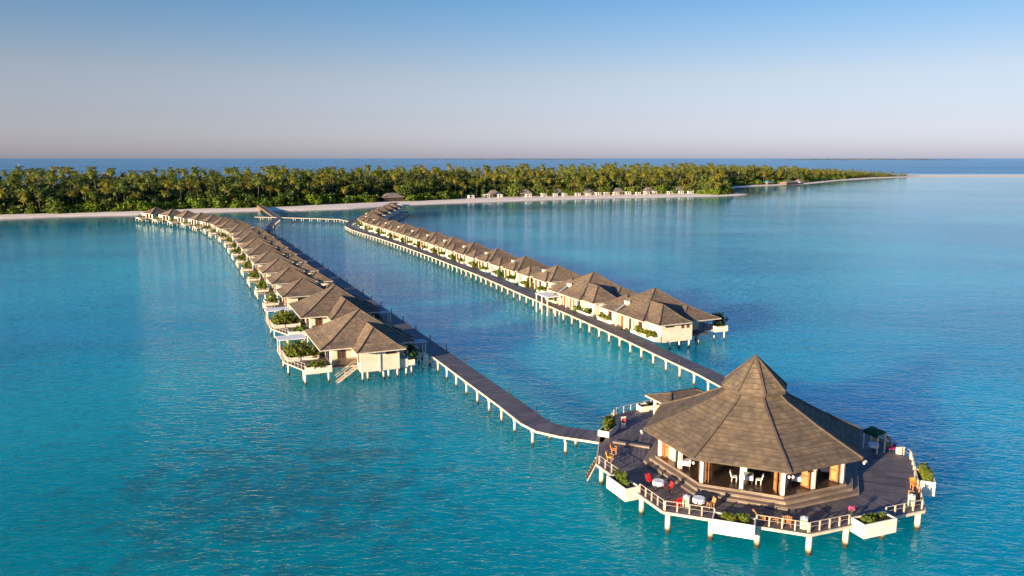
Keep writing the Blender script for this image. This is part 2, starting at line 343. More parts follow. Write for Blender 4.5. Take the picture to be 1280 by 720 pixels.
# ripples: three sizes of wind wave, calmer in the lee of the island
w1 = k.n('TexNoise', Scale=1.1, Detail=2.5, Roughness=0.5, Distortion=0.5)
mpw = k.n('Mapping'); mpw.inputs['Rotation'].default_value = (0, 0, R(18)); mpw.inputs['Scale'].default_value = (0.62, 1.25, 1); k.l(p, mpw.inputs[0]); k.l(mpw.outputs[0], w1.inputs['Vector'])
w2 = k.noise(mpw.outputs[0], 0.22, 3, 0.5)
mpg = k.n('Mapping'); mpg.inputs['Scale'].default_value = (0.006, 0.016, 1); mpg.inputs['Rotation'].default_value = (0, 0, R(-12)); k.l(p, mpg.inputs[0])
gust = k.ramp(k.noise(mpg.outputs[0], 1.0, 4, 0.6), [(0.34, 0.45), (0.66, 1.15)])
calm = k.n('MapRange'); calm.inputs['From Min'].default_value = 5; calm.inputs['From Max'].default_value = 400; calm.inputs['To Min'].default_value = 0.06; calm.inputs['To Max'].default_value = 1.0; k.l(shore, calm.inputs['Value'])
calm2 = k.math('MAXIMUM', calm.outputs[0], oc)
w3 = k.n('TexNoise', Scale=1.3, Detail=1.5, Roughness=0.5, Distortion=0.9); k.l(mpw.outputs[0], w3.inputs['Vector'])
crest = k.math('SUBTRACT', 1.0, k.math('MULTIPLY', k.math('ABSOLUTE', k.math('SUBTRACT', w3.outputs['Fac'], 0.5)), 2.6))
h = k.math('ADD', k.math('MULTIPLY', w1.outputs['Fac'], 0.8), k.math('MULTIPLY', w2, 1.3))
h = k.math('ADD', h, k.math('MULTIPLY', crest, 0.50))
h = k.math('MULTIPLY', k.math('MULTIPLY', h, gust), calm2)
k.bump(h, 0.15)
nrm = k.b.inputs['Normal'].links[0].from_socket
gl = k.n('BsdfGlossy'); gl.inputs['Color'].default_value = (0.74, 0.93, 1.0, 1); k.l(nrm, gl.inputs['Normal']); sy_ = k.n('SeparateXYZ'); k.l(p, sy_.inputs[0]); chop = k.n('MapRange'); chop.inputs['From Min'].default_value = 110; chop.inputs['From Max'].default_value = 330; chop.inputs['To Min'].default_value = 0.05; chop.inputs['To Max'].default_value = 0.06; k.l(sy_.outputs[1], chop.inputs['Value']); k.l(k.math('ADD', chop.outputs[0], k.math('MULTIPLY', oc, 0.12)), gl.inputs['Roughness'])
fr = k.n('Fresnel', IOR=1.333); k.l(nrm, fr.inputs['Normal'])
mxs = k.n('MixShader'); k.l(k.math('MULTIPLY', fr.outputs[0], k.math('SUBTRACT', 0.95, k.math('MULTIPLY', oc, 0.42))), mxs.inputs[0]); k.l(k.b.outputs[0], mxs.inputs[1]); k.l(gl.outputs[0], mxs.inputs[2]); k.l(mxs.outputs[0], k.t.nodes['Material Output'].inputs[0])
me.materials.append(k.m)
so_ = bpy.data.objects.new('sea', me); C.objects.link(so_); struct(so_)

# far islands on the horizon
for (x, y, w, h) in ((5300, 11500, 1500, 26), (-700, 15000, 1100, 20), (700, 14500, 900, 20)):
    mb = MB(); n = 40
    top = [(x - w + 2 * w * i / n, h * (0.35 + 0.65 * random.random()) * min(1, 4 * i / n + .1, 4 * (1 - i / n) + .1)) for i in range(n + 1)]
    for i in range(n):
        (xa, ha), (xb, hb) = top[i], top[i + 1]
        mb.face([(xa, y, -1), (xb, y, -1), (xb, y + 60, hb), (xa, y + 60, ha)], M['farisle']); mb.face([(xa, y + 60, ha), (xb, y + 60, hb), (xb, y + 400, -1), (xa, y + 400, -1)], M['farisle'])
    struct(mb.build('far_island'))

# ------------------------------------------------------------------ roofs
def lerp(a, b, t): return a + (b - a) * t
def hip(mr, mc, x0, x1, y0, y1, ze, zr, A, B=None, mat=None, flare=0.26, low=0.19, th=0.16, cap=0.15):
    """hipped roof over a rectangle; A, B are the ridge's two ends (one point: a pyramid)"""
    mat = mat or M['roof']; B = B or A
    cs = [(x0, y0), (x1, y0), (x1, y1), (x0, y1)]
    tops = []
    for c in cs:
        t = A if (Vector(c) - Vector(A)).length <= (Vector(c) - Vector(B)).length + 1e-6 else B
        if A != B and abs((Vector(c) - Vector(A)).length - (Vector(c) - Vector(B)).length) < 1e-6: t = A
        tops.append(t)
    E_ = [Vector((*c, ze)) for c in cs]
    Mi = [Vector((lerp(c[0], t[0], flare), lerp(c[1], t[1], flare), lerp(ze, zr, low))) for c, t in zip(cs, tops)]
    T = [Vector((*t, zr)) for t in tops]
    for i in range(4):
        j = (i + 1) % 4
        mr.face([E_[i], E_[j], Mi[j], Mi[i]], mat)
        mr.face([Mi[i], Mi[j], T[j], T[i]] if T[i] != T[j] else [Mi[i], Mi[j], T[i]], mat)
        mr.face([E_[i] - UP * th, E_[j] - UP * th, E_[j], E_[i]], M['fascia'])
        if mc:
            up = UP * 0.04
            mc.beam(E_[i] + up, Mi[i] + up, cap, 0.1, M['ridge']); mc.beam(Mi[i] + up, T[i] + up, cap, 0.1, M['ridge'])
    mr.face([e - UP * th for e in E_[::-1]], M['soffit'])
    if mc and A != B: mc.beam(Vector((*A, zr + .04)), Vector((*B, zr + .04)), cap, .1, M['ridge'])
def piles(root, pts, ztop=1.8, r=0.15, zb=-0.8):
    for x, y in pts:
        mb = MB(); mb.cyl((x, y), r, zb, ztop, M['pile'], 8, cap=False); mb.build('piling', root)
def railing(root, a, b, z, n, h=0.95, post=0.07, name='railing', mat=None):
    mat = mat or M['railwood']; mb = MB(); a = Vector((*a, 0)); b = Vector((*b, 0))
    for i in range(n + 1):
        p = a.lerp(b, i / n); mb.box(-post / 2, post / 2, -post / 2, post / 2, 0, h, mat, org=(p.x, p.y, z), rot=math.atan2((b - a).y, (b - a).x))
    for zz_ in (h - 0.04, h * 0.5): mb.beam(a + UP * (z + zz_), b + UP * (z + zz_), 0.05, 0.04, mat)
    return mb.build(name, root)
def planter_box(name, root, x0, x1, y0, y1, z0, z1, mat=None, rot=None, org=None):
    mb = MB(); mat = mat or M['white']; t = 0.1; kw = dict(rot=rot, org=org)
    mb.box(x0, x1, y0, y0 + t, z0, z1, mat, **kw); mb.box(x0, x1, y1 - t, y1, z0, z1, mat, **kw)
    mb.box(x0, x0 + t, y0 + t, y1 - t, z0, z1, mat, **kw); mb.box(x1 - t, x1, y0 + t, y1 - t, z0, z1, mat, **kw)
    mb.box(x0 + t, x1 - t, y0 + t, y1 - t, z0 + 0.02, z1 - 0.12, M['soil'], **kw)
    return mb.build(name, root)
def window(root, x0, x1, y0, y1, z0, z1, mat='glass', name='window'):
    mb = MB(); mb.box(x0, x1, y0, y1, z0, z1, M[mat]); w = mb.build(name, root)
    f = MB(); ex, ey = (0.0, 0.05) if (x1 - x0) > (y1 - y0) else (0.05, 0.0); t = 0.07
    if ey:
        for a, b, c, d in ((x0 - t, x1 + t, z0 - t, z0), (x0 - t, x1 + t, z1, z1 + t), (x0 - t, x0, z0, z1), (x1, x1 + t, z0, z1), ((x0 + x1) / 2 - .03, (x0 + x1) / 2 + .03, z0, z1)): f.box(a, b, y0 - .03, y1 + .03, c, d, M['wood'])
    else:
        for a, b, c, d in ((y0 - t, y1 + t, z0 - t, z0), (y0 - t, y1 + t, z1, z1 + t), (y0 - t, y0, z0, z1), (y1, y1 + t, z0, z1), ((y0 + y1) / 2 - .03, (y0 + y1) / 2 + .03, z0, z1)): f.box(x0 - .03, x1 + .03, a, b, c, d, M['wood'])
    f.build('frame', w); return w
def walls(root, boxes, mat='wall', name='wall'):
    mb = MB()
    for b in boxes: mb.box(*b, M[mat])
    return mb.build(name, root)
def canopy(root, x0, x1, y0, y1, z, name='canopy', base=1.9, mat='canvas'):
    mb = MB(); mb.box(x0, x1, y0, y1, z, z + 0.12, M[mat]); c = mb.build(name, root)
    for x in (x0 + .25, x1 - .25):
        for y in (y0 + .2, y1 - .2): q = MB(); q.box(x - .06, x + .06, y - .06, y + .06, base, z - .002, M['white']); q.build('post', c)
def roof_vent(root, x, y, z, dx):
    mb = MB(); mb.box(x - .35, x + .35, y - .35, y + .35, z - .5, z + .22, M['white']); mb.box(x - .4, x + .4, y - .4, y + .4, z + .22, z + .28, M['grey']); v = mb.build('roof_vent', root)
def set_rot(o, rows): pass

# each maker returns (root, plant spots in local coordinates); local +X points to the east side of the row, +Y along the row away from the camera
def villa_left_suite():
    t = thing('water_villa', '', 'villa')
    mr, mc = MB(), MB()
    hip(mr, mc, -7.0, 6.2, -6.7, 6.7, 4.5, 8.4, (0, 0)); hip(mr, mc, -2.8, 4.0, -9.9, -2.0, 4.42, 6.9, (0.5, -6.1), (0.5, -2.2))
    hip(mr, mc, 3.2, 7.0, -3.0, 3.0, 4.2, 5.2, (5.2, 0))
    r = mr.build('roof', t); mc.build('ridge_cap', r)
    walls(t, [(-5.2, -5.0, -5.3, 5.5, 1.95, 4.45), (-5.0, 4.8, -5.3, -5.1, 1.95, 4.45), (-5.0, 4.8, 5.3, 5.5, 1.95, 4.45), (4.8, 5.0, -5.3, 5.5, 1.95, 4.45), (-5.0, 4.8, -5.1, 5.3, 1.8, 1.95)])
    walls(t, [(-2.0, 3.4, -8.6, -5.3, 1.35, 4.35)]); walls(t, [(3.4, 4.7, -8.2, -5.6, 1.35, 2.5)], name='low_wall')
    walls(t, [(0.55, 0.75, -8.72, -8.603, 1.2, 4.3)], 'grey', 'drain_pipe')
    window(t, 1.5, 2.9, -8.62, -8.55, 3.62, 4.05); window(t, -2.03, -1.95, -8.0, -7.2, 2.6, 4.1, 'wood'); window(t, -5.22, -5.15, -3.6, -1.0, 2.1, 4.1); window(t, -5.22, -5.15, 0.6, 3.6, 2.1, 4.1)
    window(t, -4.4, -3.4, -5.32, -5.27, 2.05, 4.0, 'darkwood', 'door'); window(t, 4.98, 5.03, -2.5, -1.0, 2.1, 4.1, 'wood', 'door')
    mb = MB()
    for i in range(16): mb.box(-4.9 + i * .18, -4.82 + i * .18, -6.42, -6.36, 1.9, 3.0, M['soffit'])
    for i in range(6): mb.box(-4.95, -2.05, -6.36, -6.32, 1.95 + i * .2, 2.02 + i * .2, M['soffit'])
    mb.build('lattice_screen', t)
    poly = [(-11.0, -0.8), (-9.0, -6.5), (-2.0, -6.5), (-2.0, -5.3), (-5.2, -5.3), (-5.2, 8.0), (-10.4, 8.0), (-11.0, 7.0)]
    mb = MB(); mb.prism(poly, 1.72, 1.9, M['fascia'], M['deck'], (0, 1, 0)); mb.build('terrace_floor', t)
    railing(t, (-10.9, -0.9), (-9.0, -6.3), 1.9, 6); railing(t, (-10.9, -0.6), (-10.9, 6.8), 1.9, 7)
    p = planter_box('planter', t, -9.0, -5.6, -7.3, -6.3, 1.55, 2.5); planter_box('planter', t, -10.6, -6.2, -1.0, 4.2, 1.9, 2.45)
    planter_box('planter', t, 4.75, 5.7, -8.2, -7.0, 1.5, 2.3)
    canopy(t, -11.2, -7.2, 3.4, 6.2, 4.0)
    canopy(t, 5.6, 8.4, -5.6, -3.8, 3.9, 'entrance_canopy', 1.9, 'grey')
    mb = MB()
    for s in (0, 0.9): mb.beam((-2.3, -6.7 - s, 1.8), (-5.4, -6.7 - s, -0.3), 0.12, 0.2, M['railwood'])
    for i in range(8): q = i / 7.5; mb.box(-2.5 - 2.9 * q - .15, -2.5 - 2.9 * q + .15, -7.6, -6.7, 1.7 - 2.0 * q - .03, 1.7 - 2.0 * q + .03, M['railwood'])
    for s in (0, 0.9): mb.beam((-2.3, -6.7 - s, 2.7), (-5.2, -6.7 - s, 0.8), 0.07, 0.07, M['railwood'])
    mb.build('stair', t)
    mb = MB(); mb.box(5.0, 10.2, -2.6, -0.8, 1.7, 1.9, M['jetty']); mb.build('entrance_walkway', t)
    piles(t, [(-10.5, -1.2), (-9.1, -5.6), (-9.1, -6.9), (-6.0, -6.9), (-3.6, -6.2), (-1.7, -8.3), (-1.0, -8.3), (1.2, -8.3), (1.9, -8.3), (3.2, -8.2), (4.5, -8.0), (-10.6, 3), (-10.3, 7.4), (-7, 3), (-6.5, -3), (-4, 0), (0, 0), (3.5, 1), (4.5, 5), (0, 5), (-4.5, 5), (4.6, -4.8), (5.3, -7.8), (8, -2.5)])
    return t, [(-8.4, 1.6, 2.2, 2.5, 3.0, 2.0, 'shrub'), (-7.3, -6.8, 2.2, 1.8, .7, 1.1, 'shrub'), (5.4, -7.4, 2.2, 0.8, 0.9, 2.2, 'darkleaf')]
def villa_left_small():
    t = thing('water_villa', '', 'villa')
    mr, mc = MB(), MB()
    hip(mr, mc, -4.5, 5.0, -4.7, 4.7, 4.4, 7.1, (0, 0)); hip(mr, mc, 2.6, 8.2, -4.2, 1.2, 4.2, 6.1, (5.2, -1.5)); hip(mr, mc, -3.0, 5.0, 3.2, 8.6, 4.25, 5.7, (-.5, 5.9), (2.5, 5.9))
    r = mr.build('roof', t); mc.build('ridge_cap', r)
    walls(t, [(-3.4, 4.2, -3.8, 7.8, 1.8, 4.3), (4.2, 7.2, -3.5, 0.6, 1.8, 4.15)])
    window(t, -3.43, -3.35, -2.6, -0.6, 2.1, 4.0); window(t, -3.43, -3.35, 0.6, 2.8, 2.1, 4.0); window(t, -1.5, 0.5, -3.83, -3.75, 3.2, 3.9); window(t, 7.17, 7.24, -2.2, -1.2, 2.1, 3.9, 'wood', 'door')
    mb = MB(); mb.prism([(-6.9, 0.9), (-5.6, -1.2), (-3.4, -1.2), (-3.4, 7.4), (-6.9, 7.4)], 1.74, 1.9, M['soffit'], M['deck'], (0, 1, 0)); mb.build('terrace_floor', t)
    planter_box('planter', t, -7.0, -4.4, 1.6, 3.0, 1.55, 2.3); planter_box('planter', t, -6.6, -4.0, 3.8, 7.2, 1.9, 2.3)
    railing(t, (-5.5, -1.1), (-6.75, 0.95), 1.9, 3)
    mb = MB(); mb.box(7.2, 10.2, -2.4, -0.8, 1.7, 1.9, M['jetty']); mb.build('entrance_walkway', t)
    piles(t, [(-6.7, 1.2), (-6.7, 4.1), (-6.7, 7.0), (-5.4, -0.9), (-3.3, -3.6), (0, -3.6), (3.8, -3.6), (-3.3, 1.5), (-3.3, 7.4), (4, 7.4), (6.9, -3.2)])
    return t, [(-5.4, 5.4, 2.1, 1.35, 1.7, 1.7, 'shrub'), (-5.7, 2.3, 2.1, 1.1, .6, .7, 'shrub')]
def villa_right_suite():
    t = thing('water_villa', '', 'villa')
    mr, mc = MB(), MB()
    hip(mr, mc, -6.7, 6.2, -6.5, 6.7, 4.5, 8.4, (0, 0)); hip(mr, mc, -5.9, 0.4, -9.9, -2.0, 4.42, 6.8, (-2.5, -6.0), (-2.5, -2.4))
    hip(mr, mc, -4.2, 3.2, 3.0, 10.2, 4.35, 6.3, (-.6, 7.2)); hip(mr, mc, -0.6, 7.2, -8.6, -1.0, 4.25, 6.0, (3.2, -4.8))
    r = mr.build('roof', t); mc.build('ridge_cap', r)
    walls(t, [(-5.3, -5.1, -5.4, 9.2, 1.95, 4.45), (-5.1, 5.0, -5.4, -5.2, 1.95, 4.45), (5.0, 5.2, -5.4, 9.2, 1.95, 4.45), (-5.1, 5.0, 9.0, 9.2, 1.95, 4.3), (-5.1, 5.0, -5.2, 9.0, 1.8, 1.95)])
    walls(t, [(-4.8, 1.2, -8.9, -5.4, 1.3, 4.32)])
    window(t, -3.9, -2.4, -8.92, -8.87, 3.75, 4.1); window(t, -.9, -.5, -8.92, -8.87, 3.4, 4.05); window(t, .1, .5, -8.92, -8.87, 3.4, 4.05)
    window(t, -5.33, -5.25, -1.9, -0.6, 2.0, 4.1, 'darkwood', 'door'); window(t, -5.33, -5.25, 0.6, 2.0, 2.0, 4.1, 'wood', 'door'); window(t, -5.33, -5.25, 5.0, 6.0, 2.6, 4.0); window(t, -5.33, -5.25, -4.4, -3.4, 2.3, 4.0)
    for y in (-2.6, -.2, 2.4): mb = MB(); mb.box(-6.1, -5.9, y - .1, y + .1, 1.9, 4.33, M['white']); mb.build('porch_post', t)
    planter_box('planter', t, -6.1, -4.85, -9.0, -2.2, 1.3, 2.35); planter_box('planter', t, -6.1, -5.35, 4.0, 8.6, 1.4, 2.5)
    mb = MB(); mb.box(-6.2, -5.3, -2.1, 3.9, 1.7, 1.93, M['jetty']); mb.box(-7.0, -6.2, 0.2, 3.2, 1.7, 1.92, M['jetty']); mb.build('entrance_walkway', t)
    mb = MB(); mb.prism([(5.2, -6.5), (9.6, -6.5), (9.6, 6), (5.2, 6)], 1.62, 1.9, M['fascia'], M['deck'], (0, 1, 0)); mb.box(1.2, 5.2, -8.0, -5.4, 1.62, 1.898, M['deck']); mb.build('terrace_floor', t)
    planter_box('planter', t, 7.4, 9.8, -7.2, -5.2, 1.55, 2.5)
    railing(t, (9.5, -4.8), (9.5, 5.8), 1.9, 9, mat=M['darkwood']); railing(t, (5.4, -6.4), (8.0, -6.4), 1.9, 3, mat=M['darkwood'])
    mb = MB(); mb.box(6.3, 6.5, -6.3, -6.1, 1.9, 4.24, M['grey']); mb.build('porch_post', t)
    roof_vent(t, -4.4, 1.6, 6.05, -1)
    mb = MB(); mb.beam((-4.9, 1.6, 5.72), (-6.72, 1.6, 4.64), 0.55, 0.10, M['flash']); mb.build('flashing', t)
    piles(t, [(-5.9, -8.7), (-5.9, -6.5), (-5.9, -4.3), (-5.9, -2.2), (-5.9, 1), (-5.9, 5), (-5.9, 8.5), (-4.6, -8.6), (-2.8, -8.6), (-1.0, -8.6), (0.9, -8.6), (-2, -5), (2, -5), (5, -5), (0, 0), (5, 0), (0, 5), (5, 6), (7.8, -6.2), (9.4, -6.8), (9.3, 0), (9.3, 5.5), (3.5, -7.6)])
    return t, [(-5.5, -5.6, 2.1, .85, 3.5, 1.15, 'shrub'), (-5.75, 6.3, 2.2, .6, 2.4, 1.1, 'shrub'), (8.7, -6.1, 2.3, 1.3, 1.2, 2.6, 'darkleaf')]
def villa_right_small():
    t = thing('water_villa', '', 'villa')
    mr, mc = MB(), MB()
    hip(mr, mc, -4.4, 5.2, -5.0, 5.4, 4.4, 7.1, (0, 0)); hip(mr, mc, -4.9, -0.2, -3.8, 2.6, 4.3, 5.9, (-2.7, -.6)); hip(mr, mc, -4.85, 0.4, 4.6, 11.4, 4.28, 6.0, (-2.7, 8.1), (-1.0, 8.1))
    r = mr.build('roof', t); mc.build('ridge_cap', r)
    walls(t, [(-3.7, 4.2, -4.2, 10.4, 1.8, 4.25)])
    window(t, -3.73, -3.65, 0.4, 1.4, 2.0, 3.95, 'darkwood', 'door'); window(t, -3.73, -3.65, 2.7, 3.9, 2.0, 3.95, 'darkwood', 'door'); window(t, -3.73, -3.65, -2.8, -2.0, 2.7, 3.9); window(t, -3.73, -3.65, 6.6, 7.3, 2.7, 3.9)
    for y in (2.0, 4.4): mb = MB(); mb.box(-4.6, -4.45, y - .08, y + .08, 1.9, 4.17, M['white']); mb.build('porch_post', t)
    planter_box('planter', t, -5.0, -3.75, -3.6, 0.2, 1.4, 2.3); planter_box('planter', t, -4.9, -3.75, 5.2, 9.6, 1.4, 2.25)
    mb = MB(); mb.box(-6.6, -3.75, 1.2, 4.6, 1.7, 1.9, M['jetty']); mb.build('entrance_walkway', t)
    mb = MB(); mb.prism([(4.2, -4), (8.6, -4), (8.6, 6), (4.2, 6)], 1.62, 1.9, M['fascia'], M['deck'], (0, 1, 0)); mb.build('terrace_floor', t)
    roof_vent(t, -2.1, 2.3, 5.75, -1)
    piles(t, [(-4.8, -3.3), (-4.8, -1.2), (-4.8, 0), (-4.7, 5.5), (-4.7, 7.5), (-4.7, 9.4), (0, -4), (3.8, -4), (8.3, -3.7), (8.3, 1), (8.3, 5.7)])
    return t, [(-4.5, -1.7, 2.1, .75, 1.9, .95, 'shrub'), (-4.6, 4.7, 1.95, .8, .8, 2.3, 'shrub'), (-4.4, 7.4, 2.1, .7, 2.2, .85, 'shrub')]

# ------------------------------------------------------------------ foliage
def quads(name, Cn, N, size, mat, asp=1.6, parent=None):
    n = len(Cn); Cn = np.asarray(Cn, float); N = np.asarray(N, float); N = N / (np.linalg.norm(N, axis=1, keepdims=True) + 1e-9)
    T = rng.normal(size=(n, 3)); T -= (T * N).sum(1, keepdims=True) * N; T /= np.linalg.norm(T, axis=1, keepdims=True) + 1e-9; B = np.cross(N, T)
    s = np.asarray(size, float).reshape(-1, 1) * np.ones((n, 1)); a = T * s * asp / 2; b = B * s / 2
    V = np.stack([Cn - a, Cn + b * .9 - a * .15, Cn + a, Cn - b * .9 - a * .15], 1).reshape(-1, 3)
    return V, np.arange(4 * n).reshape(n, 4)
def to_mesh(name, V, F, mats, mi=None):
    me = bpy.data.meshes.new(name); F = np.asarray(F); V = np.asarray(V, np.float32)
    me.vertices.add(len(V)); me.vertices.foreach_set('co', V.ravel()); me.loops.add(F.size); me.loops.foreach_set('vertex_index', F.ravel().astype(np.int32))
    me.polygons.add(len(F)); me.polygons.foreach_set('loop_start', np.arange(0, F.size, F.shape[1], dtype=np.int32)); me.polygons.foreach_set('loop_total', np.full(len(F), F.shape[1], np.int32))
    for m in mats: me.materials.append(m)
    if mi is not None: me.polygons.foreach_set('material_index', np.asarray(mi, np.int32))
    me.update(calc_edges=True); return me
def mound(sx, sy, h, leaf, dens=1.0):
    """leaf quads filling an uneven mound of half sizes sx, sy and height h"""
    area = max(sx, .5) * max(sy, .5) + h * (sx + sy); n = int(min(1100, max(90, 16 * area * dens / (leaf * leaf) * .35)))
    nl = int(5 + 3 * sx * max(sy, .7)); L = np.column_stack([rng.uniform(-sx * .7, sx * .7, nl), rng.uniform(-sy * .7, sy * .7, nl), rng.uniform(0.15, .6, nl) * h]); rr = rng.uniform(.35, .6, nl)
    w = rng.integers(0, nl, n); d = rng.normal(size=(n, 3)); d /= np.linalg.norm(d, axis=1, keepdims=True); rad = rng.uniform(.55, 1.05, n) ** .6
    ext = np.column_stack([np.minimum(sx, h * .9 + .2) * rr[w], np.minimum(sy, h * .9 + .2) * rr[w], h * .45 * np.ones(n)])
    Cn = L[w] + d * ext * rad[:, None]; Cn[:, 2] = np.maximum(Cn[:, 2], .02)
    Cn[:, 0] = np.clip(Cn[:, 0], -sx * 1.12, sx * 1.12); Cn[:, 1] = np.clip(Cn[:, 1], -sy * 1.12, sy * 1.12)
    return quads('', Cn, d + rng.normal(size=(n, 3)) * .6 + [0, 0, .4], leaf * rng.uniform(.7, 1.3, n), None)
shrub_cache = {}
def shrub_mesh(sx, sy, h, kind, var, leaf):
    key = (round(sx, 1), round(sy, 1), round(h, 1), kind, var)
    if key not in shrub_cache:
        V, F = mound(sx, sy, h, leaf); shrub_cache[key] = to_mesh('shrub_leaves', V, F, [M[kind]])
    return shrub_cache[key]
def place_plants(root, spots, where, group, leaf):
    mw = Matrix.Translation(root.location) @ Matrix.Rotation(root.rotation_euler.z, 4, 'Z')
    for i, (x, y, z, sx, sy, h, kind) in enumerate(spots):
        o = bpy.data.objects.new('potted_shrub' if kind == 'shrub' else 'dark_bush', shrub_mesh(sx, sy, h, kind, random.randrange(3), leaf)); C.objects.link(o)
        o.location = mw @ Vector((x, y, z)); o.rotation_euler = (0, 0, root.rotation_euler.z)
        tag(o, where[i], 'shrub', group)

# ------------------------------------------------------------------ villa rows
LB = [(-22.1, 109.2), (-30.5, 130.5)]
LA = [(-40.6, 146.8), (-47.3, 162.0), (-54.1, 177.2), (-61.0, 192.8), (-67.8, 208.4), (-74.7, 224.0), (-81.5, 239.5), (-88.2, 254.8), (-96.0, 271.4), (-106.0, 288.5), (-113.5, 302.5), (-122.5, 315.5), (-132.5, 328.5), (-143.5, 341.0), (-155.5, 353.0), (-168.5, 364.5)]
RBp = [(24.1, 127.6), (15.7, 146.0)]
RA = [(9.9, 164.9), (3.2, 180.5), (-3.7, 196.3), (-10.4, 211.2), (-17.1, 226.6), (-23.9, 242.2), (-30.6, 257.3), (-37.4, 272.4), (-44.6, 288.6), (-52.0, 304.5), (-58.5, 320.5), (-61.8, 337.0), (-62.4, 353.5), (-62.6, 370.0), (-62.9, 387.0), (-63.2, 404.0)]
def row(pts, rz0=None):
    out = []
    for i, p in enumerate(pts):
        a = pts[max(0, i - 1)]; b = pts[min(len(pts) - 1, i + 1)]
        out.append((p, math.atan2(b[1] - a[1], b[0] - a[0]) - math.pi / 2))
    return out
ladj = [(p, R(24.0)) for p in LB]; lrow = ladj + [(p, R(24.0) if i < 8 else a) for i, (p, a) in enumerate(row(LA))]
rrow = [(p, R(24.0)) for p in RBp] + [(p, R(24.0) if i < 8 else a) for i, (p, a) in enumerate(row(RA))]
def build_row(rw, suite, small, side, group, pgroup, names, pl_suite, pl_small):
    protos = {}; n = len(rw)
    for i, ((x, y), rz) in enumerate(rw):
        kind = 'suite' if i < 2 else 'small'
        if kind not in protos:
            root, sp = (suite if kind == 'suite' else small)(); protos[kind] = (root, sp)
        else:
            root = copy_tree(protos[kind][0]); sp = protos[kind][1]
        root.location = (x, y, 0); root.rotation_euler = (0, 0, rz)
        which = 'the %s villa in the %s row' % (ORD[i], side)
        root['label'] = names(i, n); root['category'] = 'villa'; root['group'] = group
        pls = (pl_suite if kind == 'suite' else pl_small)
        place_plants(root, sp, [q % which for q in pls], pgroup, 0.34 if i < 2 else 0.5 if i < 8 else 0.7)
def lname(i, n):
    if i == 0: return 'large water villa nearest the camera in the left row, wooden stair to the sea'
    if i == 1: return 'large water villa second from the camera end of the left row'
    if i == n - 1: return 'small shingle-roofed water villa at the far beach end of the left row'
    return 'small shingle-roofed water villa, %s from the near end of the left row' % ORD[i]
def rname(i, n):
    if i == 0: return 'large water villa of the right row nearest the restaurant, dark bush on its terrace'
    if i == 1: return 'large shingle-roofed water villa second from the restaurant end of the right row'
    if i == n - 1: return 'small shingle-roofed water villa at the far beach end of the right row'
    return 'small shingle-roofed water villa, %s from the restaurant end of the right row' % ORD[i]
build_row(lrow, villa_left_suite, villa_left_small, 'left', 'water villas of the left row', 'terrace shrubs of the left row', lname,
          ['broad shrub bed under the white canopy of %s', 'low leafy shrub in the white front planter of %s', 'dark bush beside the entrance of %s'],
          ['rounded green shrub on the seaward terrace of %s', 'low shrub in the white terrace planter of %s'])
build_row(rrow, villa_right_suite, villa_right_small, 'right', 'water villas of the right row', 'planter shrubs of the right row', rname,
          ['yellow-green hedge in the long front planter of %s', 'low shrub in the white far-side planter of %s', 'dark round bush on the outer terrace of %s'],
          ['low yellow-green hedge below the near roof of %s', 'upright bush by the entrance porch of %s', 'low green hedge in the far wall planter of %s'])
# a flat canopy over the entrance of the second villa of the right row
t = thing('entrance_shelter', 'flat pale canopy on white posts beside the right jetty', 'shelter', (7.0, 147.5, 0), R(24))
mb = MB(); mb.box(-1.5, 1.5, -2.6, 2.6, 3.6, 3.75, M['canvas']); mb.build('roof', t)
for x in (-1.3, 1.3):
    for y in (-2.4, 0, 2.4): mb = MB(); mb.box(x - .09, x + .09, y - .09, y + .09, 0.0 if x > 0 else 0.0, 3.598, M['white']); mb.build('post', t)

